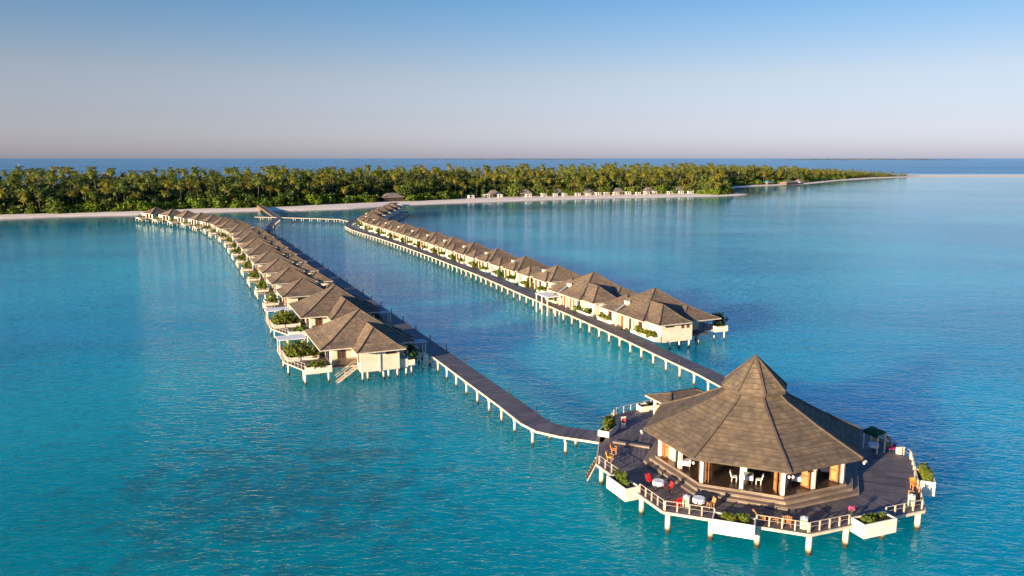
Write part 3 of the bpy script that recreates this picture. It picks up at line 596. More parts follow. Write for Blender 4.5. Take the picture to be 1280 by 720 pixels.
# ------------------------------------------------------------------ jetties
def resample(path, step):
    P = [Vector(p) for p in path]; out = [P[0].copy()]; acc = 0
    for a, b in zip(P, P[1:]):
        L = (b - a).length; d = step - acc
        while d <= L: out.append(a.lerp(b, d / L)); d += step
        acc = L - (d - step)
    return out
def jetty(name, label, path, w, step, z=2.0, npile=50, lamps=(), solid=None):
    t = thing(name, label, 'jetty', (path[0][0], path[0][1], 0)); org = Vector(path[0])
    P = [Vector(p) - org for p in path]; n = len(P); nr = []
    for i in range(n):
        d1 = (P[i] - P[i - 1]).normalized() if i else None; d2 = (P[i + 1] - P[i]).normalized() if i < n - 1 else None
        d = ((d1 or d2) + (d2 or d1)).normalized(); m = Vector((-d.y, d.x)); f = (d1 or d2).dot(d); nr.append(m / max(.5, f))
    dk, fa = MB(), MB()
    for i in range(n - 1):
        a, b = P[i], P[i + 1]; q = [a - nr[i] * w / 2, b - nr[i + 1] * w / 2, b + nr[i + 1] * w / 2, a + nr[i] * w / 2]
        td = Vector((-(b - a).y, (b - a).x, 0))
        dk.face([(*p, z) for p in q], M['jetty'], td); dk.face([(*p, z - .12) for p in q[::-1]], M['darkwood'])
        for e0, e1, s in ((q[0], q[1], -1), (q[3], q[2], 1)):
            A, B = Vector((*e0, z - .13)), Vector((*e1, z - .13)); off = Vector((*(nr[i] * s * 0.05), 0)); offb = Vector((*(nr[i + 1] * s * 0.05), 0))
            o_, i_ = (A + off, B + offb), (A - off, B - offb); hh = UP * .115
            for f in ([o_[0] - hh, o_[1] - hh, o_[1] + hh, o_[0] + hh], [i_[1] - hh, i_[0] - hh, i_[0] + hh, i_[1] + hh], [o_[0] + hh, o_[1] + hh, i_[1] + hh, i_[0] + hh], [i_[0] - hh, i_[1] - hh, o_[1] - hh, o_[0] - hh]): fa.face(f, M['fascia'])
    dk.build('deck_floor', t); fa.build('edge_beam', t)
    bents = resample([tuple(p) for p in P], step); rest = MB(); cb = MB()
    for i, b in enumerate(bents):
        j = min(i + 1, len(bents) - 1); d = (bents[j] - bents[max(0, i - 1)]); d = d.normalized() if d.length else Vector((0, 1)); m = Vector((-d.y, d.x))
        cb.beam((*(b - m * (w / 2 - .02)), z - .42), (*(b + m * (w / 2 - .02)), z - .42), .22, .26, M['fascia'])
        for s in (-1, 1):
            c = b + m * s * (w / 2 - .22)
            mbp = MB() if i < npile else rest
            mbp.cyl(c, .145, -.8, z - .26, M['pile'], 8, cap=False)
            if i < npile: mbp.build('piling', t)
    cb.build('cross_beam', t)
    if rest.f: r = rest.build('piling', t); r['kind'] = 'stuff'
    for (q, s) in lamps:
        b = resample([tuple(p) for p in P], q)[1]; 
    return t, bents
JL = [(9.6, 74.4), (5.6, 76.1), (3.6, 77.4), (2.3, 79.4), (0.0, 84.9), (-5.4, 97.0), (-12.8, 113.6), (-24.6, 140.2), (-36.4, 166.8), (-55.2, 209.0), (-70.6, 243.5), (-82.5, 270.2), (-91.5, 288), (-99.0, 302), (-109.5, 317), (-121.5, 331.5), (-133.5, 344.0), (-145.5, 355.5), (-158.0, 367.5)]
jl, bl = jetty('jetty', 'long dark plank jetty running from the restaurant along the left row of villas', JL, 2.9, 3.8)
JR = [(30.0, 82.0), (27.9, 92.0), (26.2, 98.3), (22.6, 108.4), (19.0, 118.9), (12.6, 136.0), (4.4, 157.0), (-6.7, 185.5), (-22.0, 221.3), (-35.2, 250.5), (-44.5, 270.0), (-53.0, 287.0), (-62.0, 305.0), (-68.4, 322.0), (-71.4, 339.0), (-72.4, 360), (-72.6, 385), (-72.8, 410), (-73, 440), (-73.5, 492)]
JR = [(x - .41, y - .18) for x, y in JR]
jr, brr = jetty('jetty', 'long dark plank jetty running from behind the restaurant along the right row of villas', JR, 2.7, 3.6)
JC = [(-71.8, 345.0), (-80.0, 358.0), (-95.0, 363.5), (-112.0, 369.0), (-124.0, 372.5)]
jc, _b = jetty('jetty', 'short pale link jetty crossing the water between the two long jetties near the beach', JC, 2.2, 4.5)
jd, _b = jetty('jetty', 'short plank link from the left row jetty to the beach ramp landing', [(-92.5, 289.5), (-101, 320), (-107, 345), (-111.5, 367.4)], 2.2, 4.5)
# bollards along the edges
def bollards(t, bents, every, w, sides):
    for i in range(3, min(len(bents) - 1, 66), every):
        d = (bents[i + 1] - bents[i - 1]).normalized(); m = Vector((-d.y, d.x))
        for s in sides:
            c = bents[i] + m * s * (w / 2 - .1); mb = MB(); mb.cyl(c, .07, 2.0, 2.7, M['metal'], 6); mb.cyl(c, .09, 2.7, 2.86, M['metal'], 6); mb.build('bollard_lamp', t)
bollards(jl, bl, 2, 2.9, (-1,)); bollards(jr, brr, 3, 2.7, (1,))
# ramp from the link jetty up to the beach, a solid cream side under a plank top
t = thing('beach_ramp', 'sloping plank ramp with cream side walls rising from the link jetty to the beach', 'ramp', (-112, 369, 0))
a, b = Vector((-1.5, 2.0)), Vector((-37.0, 86.0)); d = (b - a).normalized(); m = Vector((-d.y, d.x)) * 1.3
mb = MB(); n = 12; zs = [2.0 + 0.5 * min(1, 1.6 * i / n) for i in range(n + 1)]
for i in range(n):
    p, q = a.lerp(b, i / n), a.lerp(b, (i + 1) / n)
    mb.face([(*(p - m), zs[i]), (*(q - m), zs[i + 1]), (*(q + m), zs[i + 1]), (*(p + m), zs[i])], M['jetty'], Vector((*m, 0)))
mb.build('deck_floor', t)
for s in (-1, 1):
    mb = MB()
    for i in range(n):
        p, q = a.lerp(b, i / n) + m * s, a.lerp(b, (i + 1) / n) + m * s; o2 = m.normalized() * .2 * s
        for z0, z1 in ((-.6 if i > 8 else 1.4, .1),):
            A = [(*p, z0), (*q, z0), (*q, zs[i + 1] + z1), (*p, zs[i] + z1)]; Bq = [(*(p + o2), z0), (*(q + o2), z0), (*(q + o2), zs[i + 1] + z1), (*(p + o2), zs[i] + z1)]
            mb.face(A, M['soffit']); mb.face(Bq[::-1], M['soffit']); mb.face([A[3], A[2], Bq[2], Bq[3]], M['jetty'])
    mb.build('side_wall', t)

# ------------------------------------------------------------------ restaurant deck
PC = Vector((22.2, 67.9))
DV = [(7.9, 67.7), (12.2, 58.0), (22.5, 54.2), (33.3, 58.2), (37.7, 68.6), (36.6, 77.8), (31.8, 83.2), (17.8, 85.6), (11.2, 81.4), (9.0, 74.6)]
t = deck = thing('restaurant_deck', 'broad octagonal dark plank deck on white pilings around the restaurant', 'deck', (PC.x, PC.y, 0))
L = [Vector(p) - PC for p in DV]; n = len(L)
mb = MB(); ms = MB()
for i in range(n):
    a, b = L[i], L[(i + 1) % n]; e = (b - a).normalized(); rad = Vector((-e.y, e.x, 0))
    mb.face([(0, 0, 2), (*a, 2), (*b, 2)], M['deck'], rad if i in (0, 2, 3, 4) else Vector((*e, 0)))
    mb.face([(0, 0, 1.86), (*b, 1.86), (*a, 1.86)], M['darkwood'])
    o_ = Vector((e.y, -e.x)) * 0.06
    ms.beam((*(a + o_), 1.86), (*(b + o_), 1.86), .14, .22, M['fascia'])
mb.build('deck_floor', t); ms.build('edge_beam', t)
mb = MB()
for rr_ in (4.5, 9.0, 12.6):
    for q in range(8):
        a = R(45 * q + 10); b = R(45 * q + 55); mb.beam((rr_ * math.cos(a), rr_ * math.sin(a), 1.7), (rr_ * math.cos(b), rr_ * math.sin(b), 1.7), .25, .3, M['fascia'])
mb.build('cross_beam', t)
def on_edge(i, f, out=0.0): 
    a, b = L[i % n], L[(i + 1) % n]; e = (b - a).normalized(); return a.lerp(b, f) + Vector((e.y, -e.x)) * out
pp = []
for i in range(n):
    for f in (0.03, 0.34, 0.66): pp.append(on_edge(i, f, -0.35))
for rr_ in (5, 9.5):
    for q in range(8): pp.append(Vector((rr_ * math.cos(R(45 * q)), rr_ * math.sin(R(45 * q)))))
for p in pp:
    mb = MB(); mb.cyl(p, .23, -.9, 1.7, M['pile'], 12, cap=False); mb.build('piling', t)
def deck_rail(i, f0, f1, npost):
    a, b = on_edge(i, f0, -.12), on_edge(i, f1, -.12); ang = math.atan2((b - a).y, (b - a).x)
    for q in range(npost + 1):
        p = a.lerp(b, q / npost); mb = MB(); mb.box(-.05, .05, -.05, .05, 2.0, 2.78, M['railwood'], rot=ang, org=(p.x, p.y, 0)); mb.build('railing_post', t)
    mb = MB(); mb.beam((*a, 2.80), (*b, 2.80), .05, .04, M['railwood'])
    mb.beam((*a, 2.45), (*b, 2.45), .02, .02, M['railwood'])
    mb.build('handrail', t)
deck_rail(0, .02, .33, 3); deck_rail(0, .66, .99, 4); deck_rail(1, .01, .36, 4); deck_rail(1, .65, .99, 4); deck_rail(2, .01, .34, 4); deck_rail(2, .66, .99, 4); deck_rail(3, .02, .36, 3); deck_rail(3, .66, .99, 3); deck_rail(4, .02, .45, 4); deck_rail(7, .3, .95, 5); deck_rail(8, .05, .5, 3)
mb = MB(); mb.box(-1.85, 1.85, -.2, .2, 2.004, 2.2, M['step'], rot=R(-23.8), org=(-10.4, 4.35, 0)); mb.build('kerb_step', t)
mb = MB()
for s in (0, 1.1): mb.beam((-14.2, .4 + s, 1.9), (-15.3, .4 + s, -.4), .06, .08, M['railwood'])
for q in range(7): mb.box(-14.3 - .15 * q - .12, -14.3 - .15 * q + .12, .42, 1.48, 1.72 - .3 * q, 1.77 - .3 * q, M['soffit'])
mb.build('water_stair', t)
fl_lbl = ['yellow-green shrubs in the white deck planter nearest the left jetty', 'low green hedge in the long white planter at the front of the deck', 'pale green plants in the white front planter near the green bin', 'tall yellow-green shrub in the white planter at the right edge of the deck']
for i, (e_, hgt, ln) in enumerate(((0, .9, 3.1), (1, .6, 3.2), (2, .55, 3.2), (3, 1.5, 2.7))):
    a, b = L[e_], L[e_ + 1]; c = on_edge(e_, .5, .45); ang = math.atan2((b - a).y, (b - a).x)
    planter_box('planter', t, -ln / 2, ln / 2, -.75, .65, 1.35 if i < 3 else 1.5, 2.5 if i < 3 else 2.75, rot=ang, org=(c.x, c.y, 0))
    V, F = mound(ln / 2 - .15, .5, hgt * (1.0 if i < 3 else .8), .15, 1.5); o = bpy.data.objects.new('planter_shrub', to_mesh('shrub_leaves', V, F, [M['shrub']])); C.objects.link(o)
    o.location = (PC.x + c.x, PC.y + c.y, 2.36 if i < 3 else 2.6); o.rotation_euler = (0, 0, ang); tag(o, fl_lbl[i], 'shrub', 'shrubs in the deck planters')
mb = MB(); fo = thing('flower_spray', 'pink blossoms rising from the front deck planter near the green bin', 'flower', (26.6, 56.4, 2.4)); fo.scale = (.6, .6, .7)
for q in range(14):
    x, y, z = random.uniform(-.35, .35), random.uniform(-.2, .2), random.uniform(.5, .95); mb.beam((x * .3, y * .3, 0), (x, y, z), .015, .015, M['bush'])
mb.build('stem', fo); V, F = quads('', rng.uniform([-.4, -.25, .6], [.4, .25, 1.0], (60, 3)), rng.normal(size=(60, 3)), .12, None); o = bpy.data.objects.new('blossom', to_mesh('blossom', V, F, [M['flower']])); C.objects.link(o); o.parent = fo
for lab, lab2, (x, y), rz_, sx_, h_, kind in (('white planter box beside the jetty landing, shrub inside', 'bright yellow-green shrub in the planter beside the jetty landing', (10.0, 75.9), 62, 1.3, 1.3, 'shrub'), ('long low white planter before the flat-roofed bar hut', 'low dark plants in the long planter before the flat-roofed bar hut', (15.9, 83.4), 20, 1.6, .4, 'darkleaf')):
    pt = planter_box('planter_box', None, -sx_ - .2, sx_ + .2, -.6, .6, 0.005, .62); pt.location = (x, y, 2.0); pt.rotation_euler = (0, 0, R(rz_)); tag(pt, lab, 'planter')
    V, F = mound(sx_, .5, h_, .2, 1.2); o = bpy.data.objects.new('planter_shrub', to_mesh('shrub_leaves', V, F, [M[kind]])); C.objects.link(o); o.location = (x, y, 2.5); o.rotation_euler = (0, 0, R(rz_)); tag(o, lab2, 'shrub', 'shrubs in the deck planters')

# ------------------------------------------------------------------ restaurant pavilion
t = thing('restaurant_pavilion', 'open octagonal restaurant with tall flared shingle roof and white columns on the deck', 'restaurant', (PC.x, PC.y, 0))
def octo(r, z): return [Vector((r * math.cos(R(45 * q)), r * math.sin(R(45 * q)), z)) for q in range(8)]
def octprism(mb, r, z0, z1, m, mtop=None):
    A, B = octo(r, z0), octo(r, z1)
    for q in range(8):
        j = (q + 1) % 8; mb.face([A[q], A[j], B[j], B[q]], m); e = (B[j] - B[q]).normalized(); mb.face([(0, 0, z1), B[q], B[j]], mtop or m, e)
for r_, z0, z1, nm in ((9.95, 2.004, 2.24, 'step'), (9.4, 2.24, 2.48, 'step')):
    mb = MB(); octprism(mb, r_, z0, z1, M['step']); mb.build(nm, t)
mb = MB(); octprism(mb, 8.85, 2.48, 2.7, M['step'], M['floor']); mb.build('floor', t)
prof = [(10.05, 5.28), (8.1, 6.14), (6.1, 7.06), (4.5, 7.92), (3.3, 8.52), (2.2, 9.4)]
mb = MB(); rc = MB()
for (r0_, z0), (r1_, z1) in zip(prof, prof[1:]):
    A, B = octo(r0_, z0), octo(r1_, z1)
    for q in range(8): j = (q + 1) % 8; mb.face([A[q], A[j], B[j], B[q]], M['proof'])
A, B = octo(10.05, 5.28), octo(10.05, 5.14)
for q in range(8): j = (q + 1) % 8; mb.face([B[q], B[j], A[j], A[q]], M['ridge'])
mb.face(B[::-1], M['darkwood']); rf = mb.build('roof', t)
for q in range(8):
    rc = MB()
    for (r0_, z0), (r1_, z1) in zip(prof, prof[1:]): rc.beam(octo(r0_, z0)[q] + UP * .05, octo(r1_, z1)[q] + UP * .05, .2, .12, M['ridge'])
    rc.build('ridge_cap', rf)
mb = MB(); A, A2 = octo(3.0, 9.52), octo(3.0, 9.28); rc = MB()
for q in range(8):
    j = (q + 1) % 8; mb.face([A[q], A[j], (0, 0, 12.3)], M['proof']); mb.face([A2[q], A2[j], A[j], A[q]], M['ridge']); rc.beam(A[q] + UP * .04, Vector((0, 0, 12.33)), .2, .1, M['ridge'])
mb.face(A2[::-1], M['soffit']); cp = mb.build('roof_cap', t); rc.build('ridge_cap', cp)
for q in range(16):
    rr_ = 8.45 if q % 2 == 0 else 8.45 * math.cos(R(22.5)); a = R(22.5 * q); mb = MB(); mb.box(-.15, .15, -.15, .15, 2.7, 5.138, M['white'], rot=a, org=(rr_ * math.cos(a), rr_ * math.sin(a), 0)); mb.build('column', t)
for q in range(8):
    a = R(45 * q + 22.5); mb = MB(); mb.cyl((4.6 * math.cos(a), 4.6 * math.sin(a)), .2, 2.7, 5.138, M['white'], 10, cap=False); mb.build('inner_column', t)
def side_pt(q, f, inset=0.0):
    a, b = octo(8.45, 0)[q], octo(8.45, 0)[(q + 1) % 8]; p = a.lerp(b, f); m = (a + b).normalized(); return p - m * inset, math.atan2((b - a).y, (b - a).x), m
for q in (0, 1, 2, 3):
    for f0, f1 in ((.06, .42), (.58, .94)):
        p0, ang, m = side_pt(q, f0); p1, _, _ = side_pt(q, f1); c = (p0 + p1) / 2; w_ = (p1 - p0).length / 2
        mb = MB(); mb.box(-w_, w_, -.06, .06, 2.7, 5.138, M['wood'], rot=ang, org=(c.x, c.y, 0)); mb.build('wall_panel', t)
p0, ang, m = side_pt(4, .18, .5); mb = MB(); mb.box(-.9, .6, -.08, .08, 2.7, 5.138, M['wall'], rot=ang, org=(p0.x, p0.y, 0)); mb.build('wall_panel', t)
def leaf_door(q, f, turn, w_=.75):
    p, ang, m = side_pt(q, f); mb = MB(); a = ang + R(turn); mb.box(0, w_, -.03, .03, 2.74, 4.98, M['wood'], rot=a, org=(p.x, p.y, 0)); d = mb.build('folding_door', t)
    mb = MB()
    for z0, z1 in ((2.9, 3.7), (3.85, 4.8)): mb.box(.12, w_ - .12, -.045, .045, z0, z1, M['woodlight'], rot=a, org=(p.x, p.y, 0))
    mb.build('panel', d)
for q, f, tr in ((4, .05, 60), (4, .1, 68), (4, .93, 105), (4, .97, 98), (5, .04, 70), (5, .08, 78), (5, .93, 110), (5, .97, 100), (6, .44, 105), (6, .48, 98), (6, .93, 108), (6, .97, 100), (6, .05, 80)): leaf_door(q, f, tr)
for q in (4, 5, 6, 7):
    for s in (-.16, .16):
        a = R(45 * q); c = Vector((10.2 * math.cos(a), 10.2 * math.sin(a))) + Vector((-math.sin(a), math.cos(a))) * s
        mb = MB(); mb.cyl(c, .06, 4.86, 5.0, M['white'], 8, .13); mb.cyl(c, .13, 5.0, 5.12, M['white'], 8, .05); mb.build('floodlight', t)
# hanging white lamps
for i, (x, y, z) in enumerate(((20.4, 63.2, 4.35), (25.0, 62.6, 4.3), (27.4, 63.8, 4.3), (17.0, 65.6, 4.35))):
    o = thing('pendant_lamp', ['white shell pendant lamp hanging above the covered table', 'white shell pendant lamp hanging left of the middle doors of the right side', 'white shell pendant lamp hanging right of the middle doors of the right side', 'white shell pendant lamp hanging in the left side of the restaurant'][i], 'lamp', (x, y, z), 0, 'pendant lamps in the restaurant')
    mb = MB(); mb.cyl((0, 0), .012, .2, 5.05 - z, M['metal'], 5); mb.build('cord', o)
    V, F = quads('', np.column_stack([rng.normal(size=(46, 2)) * .26, rng.uniform(-.25, .25, 46)]), rng.normal(size=(46, 3)), .13, None, 1.0); s_ = bpy.data.objects.new('shade', to_mesh('lamp_shells', V, F, [M['canvas']])); C.objects.link(s_); s_.parent = o

# flat-roofed bar hut behind the restaurant
t = thing('bar_hut', 'small bar hut with low sloping shingle roof behind the restaurant', 'hut', (18.6, 79.9, 2.0), R(24))
mb = MB(); rc = MB(); hip(mb, rc, -3.4, 3.4, -2.2, 2.4, 2.5, 3.15, (-1.6, .1), (1.6, .1), M['proof'], flare=.3, low=.3); r = mb.build('roof', t); rc.build('ridge_cap', r)
for x in (-2.6, 2.6):
    for y in (-1.5, 1.6): mb = MB(); mb.box(x - .12, x + .12, y - .12, y + .12, 0, 2.33, M['white']); mb.build('post', t)
mb = MB(); mb.box(-2.3, 2.3, .9, 1.3, 0, 1.1, M['wood']); mb.box(-2.45, 2.45, .75, 1.45, 1.1, 1.17, M['woodlight']); mb.build('counter', t)

# ------------------------------------------------------------------ deck furniture
def chair(name, label, cat, loc, rz, seat, frame, group=None, arms=False):
    t = thing(name, label, cat, loc, R(rz), group); t.scale = (.88, .88, .9)
    mb = MB(); mb.box(-.27, .27, -.26, .26, .42, .48, M[seat]); mb.build('seat', t)
    mb = MB(); p = [(-.27, .24), (.27, .24)]
    mb.face([(-.27, .22, .45), (.27, .22, .45), (.27, .38, .98), (-.27, .38, .98)], M[seat]); mb.face([(-.27, .30, .44), (-.27, .45, .97), (.27, .45, .97), (.27, .30, .44)], M[seat])
    for x in (-.27, .27): mb.face([(x, .22, .45), (x, .38, .98), (x, .45, .97), (x, .30, .44)], M[seat])
    mb.face([(-.27, .38, .98), (.27, .38, .98), (.27, .45, .97), (-.27, .45, .97)], M[seat]); mb.build('backrest', t)
    for x in (-.24, .24):
        for y in (-.22, .22): mb = MB(); mb.box(x - .03, x + .03, y - .03, y + .03, 0, .40, M[frame]); mb.build('leg', t)
        if arms: mb = MB(); mb.box(x * 1.25 - .04, x * 1.25 + .04, -.3, .3, .64, .68, M[frame]); mb.box(x * 1.25 - .03, x * 1.25 + .03, -.28, -.22, 0, .64, M[frame]); mb.build('armrest', t)
    return t
def slat_chair(label, loc, rz, group=None, mat='woodlight'):
    t = thing('deck_chair', label, 'chair', loc, R(rz), group); t.scale = (.85, .85, .85); mb = MB()
    for i in range(5): y = -.3 + i * .14; mb.box(-.3, .3, y, y + .11, .38 - i * .025, .41 - i * .025, M[mat])
    mb.build('seat', t); mb = MB()
    for i in range(5): x = -.27 + i * .135; mb.beam((x, .28, .28), (x * 1.25, .62, 1.02 + (.1 if i == 2 else .05 if i in (1, 3) else 0)), .11, .025, M[mat])
    mb.beam((-.34, .5, .75), (.34, .5, .75), .05, .05, M[mat]); mb.build('backrest', t)
    for x in (-.38, .38):
        mb = MB(); mb.box(x - .07, x + .07, -.42, .42, .56, .59, M[mat]); mb.build('armrest', t)
        mb = MB(); mb.box(x - .03, x + .03, -.36, -.28, 0, .56, M[mat]); mb.build('leg', t)
        mb = MB(); mb.beam((x * .85, -.3, .36), (x * .85, .62, .02), .06, .1, M[mat]); mb.build('leg', t)
    return t
def table(label, loc, cloth='cloth', rad=.48, rz=0, square=False):
    t = thing('dining_table', label, 'table', loc, R(rz)); mb = MB()
    if square:
        mb.box(-rad, rad, -rad * .8, rad * .8, .72, .76, M[cloth]); mb.build('tabletop', t); mb = MB(); mb.box(-rad - .01, rad + .01, -rad * .8 - .01, rad * .8 + .01, .38, .718, M[cloth], skip='tb'); mb.build('cloth_skirt', t)
        for x in (-rad + .08, rad - .08):
            for y in (-.3, .3): mb = MB(); mb.box(x - .035, x + .035, y - .035, y + .035, 0, .72, M['darkwood']); mb.build('leg', t)
    else:
        mb.cyl((0, 0), rad, .72, .76, M[cloth], 20); mb.build('tabletop', t)
        mb = MB(); N_ = 24
        for i in range(N_):
            a, b = 2 * math.pi * i / N_, 2 * math.pi * (i + 1) / N_; ra, rb = rad * (1.04 + .06 * (i % 2)), rad * (1.04 + .06 * ((i + 1) % 2))
            mb.face([(ra * math.cos(a), ra * math.sin(a), .42), (rb * math.cos(b), rb * math.sin(b), .42), (rad * 1.01 * math.cos(b), rad * 1.01 * math.sin(b), .74), (rad * 1.01 * math.cos(a), rad * 1.01 * math.sin(a), .74)], M[cloth])
        mb.build('cloth_skirt', t); mb = MB(); mb.cyl((0, 0), .05, .03, .72, M['metal'], 8); mb.cyl((0, 0), .28, 0, .03, M['metal'], 12); mb.build('pedestal', t)
    return t
def bin_(label, loc, mat='paleg'):
    t = thing('litter_bin', label, 'bin', loc); mb = MB(); mb.cyl((0, 0), .24, .02, .35, M[mat], 14, .31); mb.cyl((0, 0), .31, .35, .86, M[mat], 14, .25); mb.build('body', t)
    mb = MB(); mb.cyl((0, 0), .28, .86, .92, M['canvas'], 14); mb.cyl((0, 0), .1, .92, 1.0, M['canvas'], 10, .03); mb.build('lid', t)
    mb = MB()
    for a in range(4): mb.box(.27, .33, -.03, .03, .06, .84, M['canvas'], rot=R(90 * a + 20))
    mb.build('white_strip', t); return t
table('round white-clothed table between the red chairs behind the left front railing', (12.55, 62.1, 2.0))
chair('dining_chair', 'bright red chair behind the white table at the left railing', 'chair', (12.0, 63.0, 2.0), 30, 'red', 'metal')
chair('dining_chair', 'dark red chair on the right of the white table at the left railing', 'chair', (13.3, 61.5, 2.0), -70, 'darkred', 'metal')
chair('dining_chair', 'bright red padded chair with its back to the railing, beside a green bin', 'chair', (13.5, 58.85, 2.0), 200, 'red', 'red')
bin_('pale green bin with white lid beside the bright red padded chair', (14.2, 58.75, 2.0))
table('round white-clothed table behind the middle front railing', (15.2, 58.75, 2.0))
chair('dining_chair', 'dark red chair on the left of the middle front table', 'chair', (14.5, 59.3, 2.0), 70, 'darkred', 'woodlight')
chair('dining_chair', 'orange wooden chair on the right of the middle front table', 'chair', (16.1, 58.5, 2.0), -80, 'woodlight', 'woodlight')
slat_chair('orange slatted deck chair nearest the long white front planter', (19.4, 56.3, 2.0), 100, 'slatted deck chairs'); slat_chair('orange slatted deck chair nearest the front corner bin, its slatted back turned to the sea', (21.3, 55.7, 2.0), 165, 'slatted deck chairs')
t = thing('side_table', 'small low orange wooden table between the two slatted deck chairs', 'table', (20.35, 55.85, 2.0)); mb = MB(); mb.box(-.3, .3, -.25, .25, .4, .44, M['woodlight']); mb.build('tabletop', t)
for x in (-.25, .25):
    for y in (-.2, .2): mb = MB(); mb.box(x - .025, x + .025, y - .025, y + .025, 0, .4, M['woodlight']); mb.build('leg', t)
bin_('pale green bin at the front corner of the deck', (22.35, 54.95, 2.0))
slat_chair('pale orange lounge chair nearest the right corner of the deck, yellow slats', (33.4, 60.3, 2.0), -120)
c = chair('lounge_chair', 'wooden lounge chair with orange back cushion by the right railing', 'chair', (34.5, 62.1, 2.0), 5, 'orange', 'woodlight', None, True)
bin_('dull green bin in the right corner of the deck railing', (32.6, 58.9, 2.0), 'paleg')
bin_('pale green bin on the far right edge of the deck beside a magenta chair', (37.1, 70.0, 2.0))
chair('dining_chair', 'magenta chair beside the green bin on the far right edge', 'chair', (36.5, 70.4, 2.0), -90, 'magenta', 'metal')
t = thing('bench', 'long wooden bench on the far right side of the deck', 'bench', (36.7, 72.6, 2.0), R(-80)); mb = MB()
for i in range(4): mb.box(-.9, .9, -.25 + i * .13, -.14 + i * .13, .42, .46, M['woodlight'])
mb.build('seat', t); mb = MB()
for i in range(3): mb.box(-.9, .9, .3, .34, .56 + i * .15, .66 + i * .15, M['woodlight'])
mb.build('backrest', t)
for x in (-.8, .8): mb = MB(); mb.box(x - .04, x + .04, -.25, .34, 0, .42, M['woodlight']); mb.box(x - .04, x + .04, .27, .298, .42, .98, M['woodlight']); mb.build('leg', t)
t = thing('awning', 'dark green canvas awning on white posts at the far right of the deck', 'awning', (35.1, 70.9, 2.0), R(-68)); mb = MB()
mb.face([(-.9, -.55, 1.9), (.9, -.55, 1.9), (.9, .55, 2.1), (-.9, .55, 2.1)], M['awn']); mb.face([(-.9, .55, 2.05), (.9, .55, 2.05), (.9, -.55, 1.85), (-.9, -.55, 1.85)], M['awn'])
for a, b in (((-.9, -.55, 1.9), (.9, -.55, 1.9)),): mb.face([(a[0], a[1], a[2] - .3), (b[0], b[1], b[2] - .3), b, a], M['awn'])
mb.build('canopy', t)
for x in (-.82, .82):
    for y in (-.48, .48): mb = MB(); mb.box(x - .05, x + .05, y - .05, y + .05, 0, 1.86 + .18 * (y + .48), M['white']); mb.build('post', t)
table('small clothed table under the dark green awning', (35.0, 70.8, 2.0), 'cloth', .45); chair('dining_chair', 'wooden chair beside the table under the green awning', 'chair', (35.6, 71.5, 2.0), 20, 'woodlight', 'woodlight')
chair('lounge_chair', 'yellow cushioned chair on the left corner of the deck above the water stair', 'chair', (9.2, 68.3, 2.0), 60, 'yellow', 'woodlight', 'cushioned chairs on the left corner', True); chair('lounge_chair', 'orange cushioned chair on the left corner of the deck, behind the yellow one', 'chair', (9.8, 70.2, 2.0), 80, 'orange', 'woodlight', 'cushioned chairs on the left corner', True)
t = thing('lifebuoy_stand', 'white stand holding a red lifebuoy beside the jetty landing planter', 'lifebuoy', (11.7, 77.2, 2.0), R(20)); mb = MB(); mb.box(-.28, .28, -.04, .04, 0, 1.25, M['white']); mb.build('board', t)
mb = MB(); N_ = 16
for i in range(N_):
    a, b = 2 * math.pi * i / N_, 2 * math.pi * (i + 1) / N_; mb.beam((.2 * math.cos(a), -.09, .85 + .2 * math.sin(a)), (.2 * math.cos(b), -.09, .85 + .2 * math.sin(b)), .1, .1, M['red'])
mb.build('ring', t)
# dining sets inside
for i, (x, y, labs) in enumerate(((20.0, 61.9, ('square white-clothed dining table inside the front of the restaurant', 'white covered dining chair on the left of the front inside table', 'white covered dining chair on the right of the front inside table')), (24.3, 61.6, ('square white-clothed dining table inside behind the front corner column', 'white covered dining chair left of the table behind the front corner column', 'white covered dining chair right of the table behind the front corner column')), (15.4, 65.0, ('square white-clothed dining table inside the left side of the restaurant',)), (27.6, 63.6, ('square white-clothed dining table inside the right side of the restaurant', 'white covered dining chair left of the table in the right side', 'white covered dining chair right of the table in the right side')))):
    table(labs[0], (x, y, 2.7), 'canvas', .55, -20, True)
    if len(labs) < 2: continue
    chair('dining_chair', labs[1], 'chair', (x - .95, y + .3, 2.7), 70, 'canvas', 'canvas', 'covered dining chairs'); chair('dining_chair', labs[2], 'chair', (x + .95, y - .3, 2.7), -110, 'canvas', 'canvas', 'covered dining chairs')

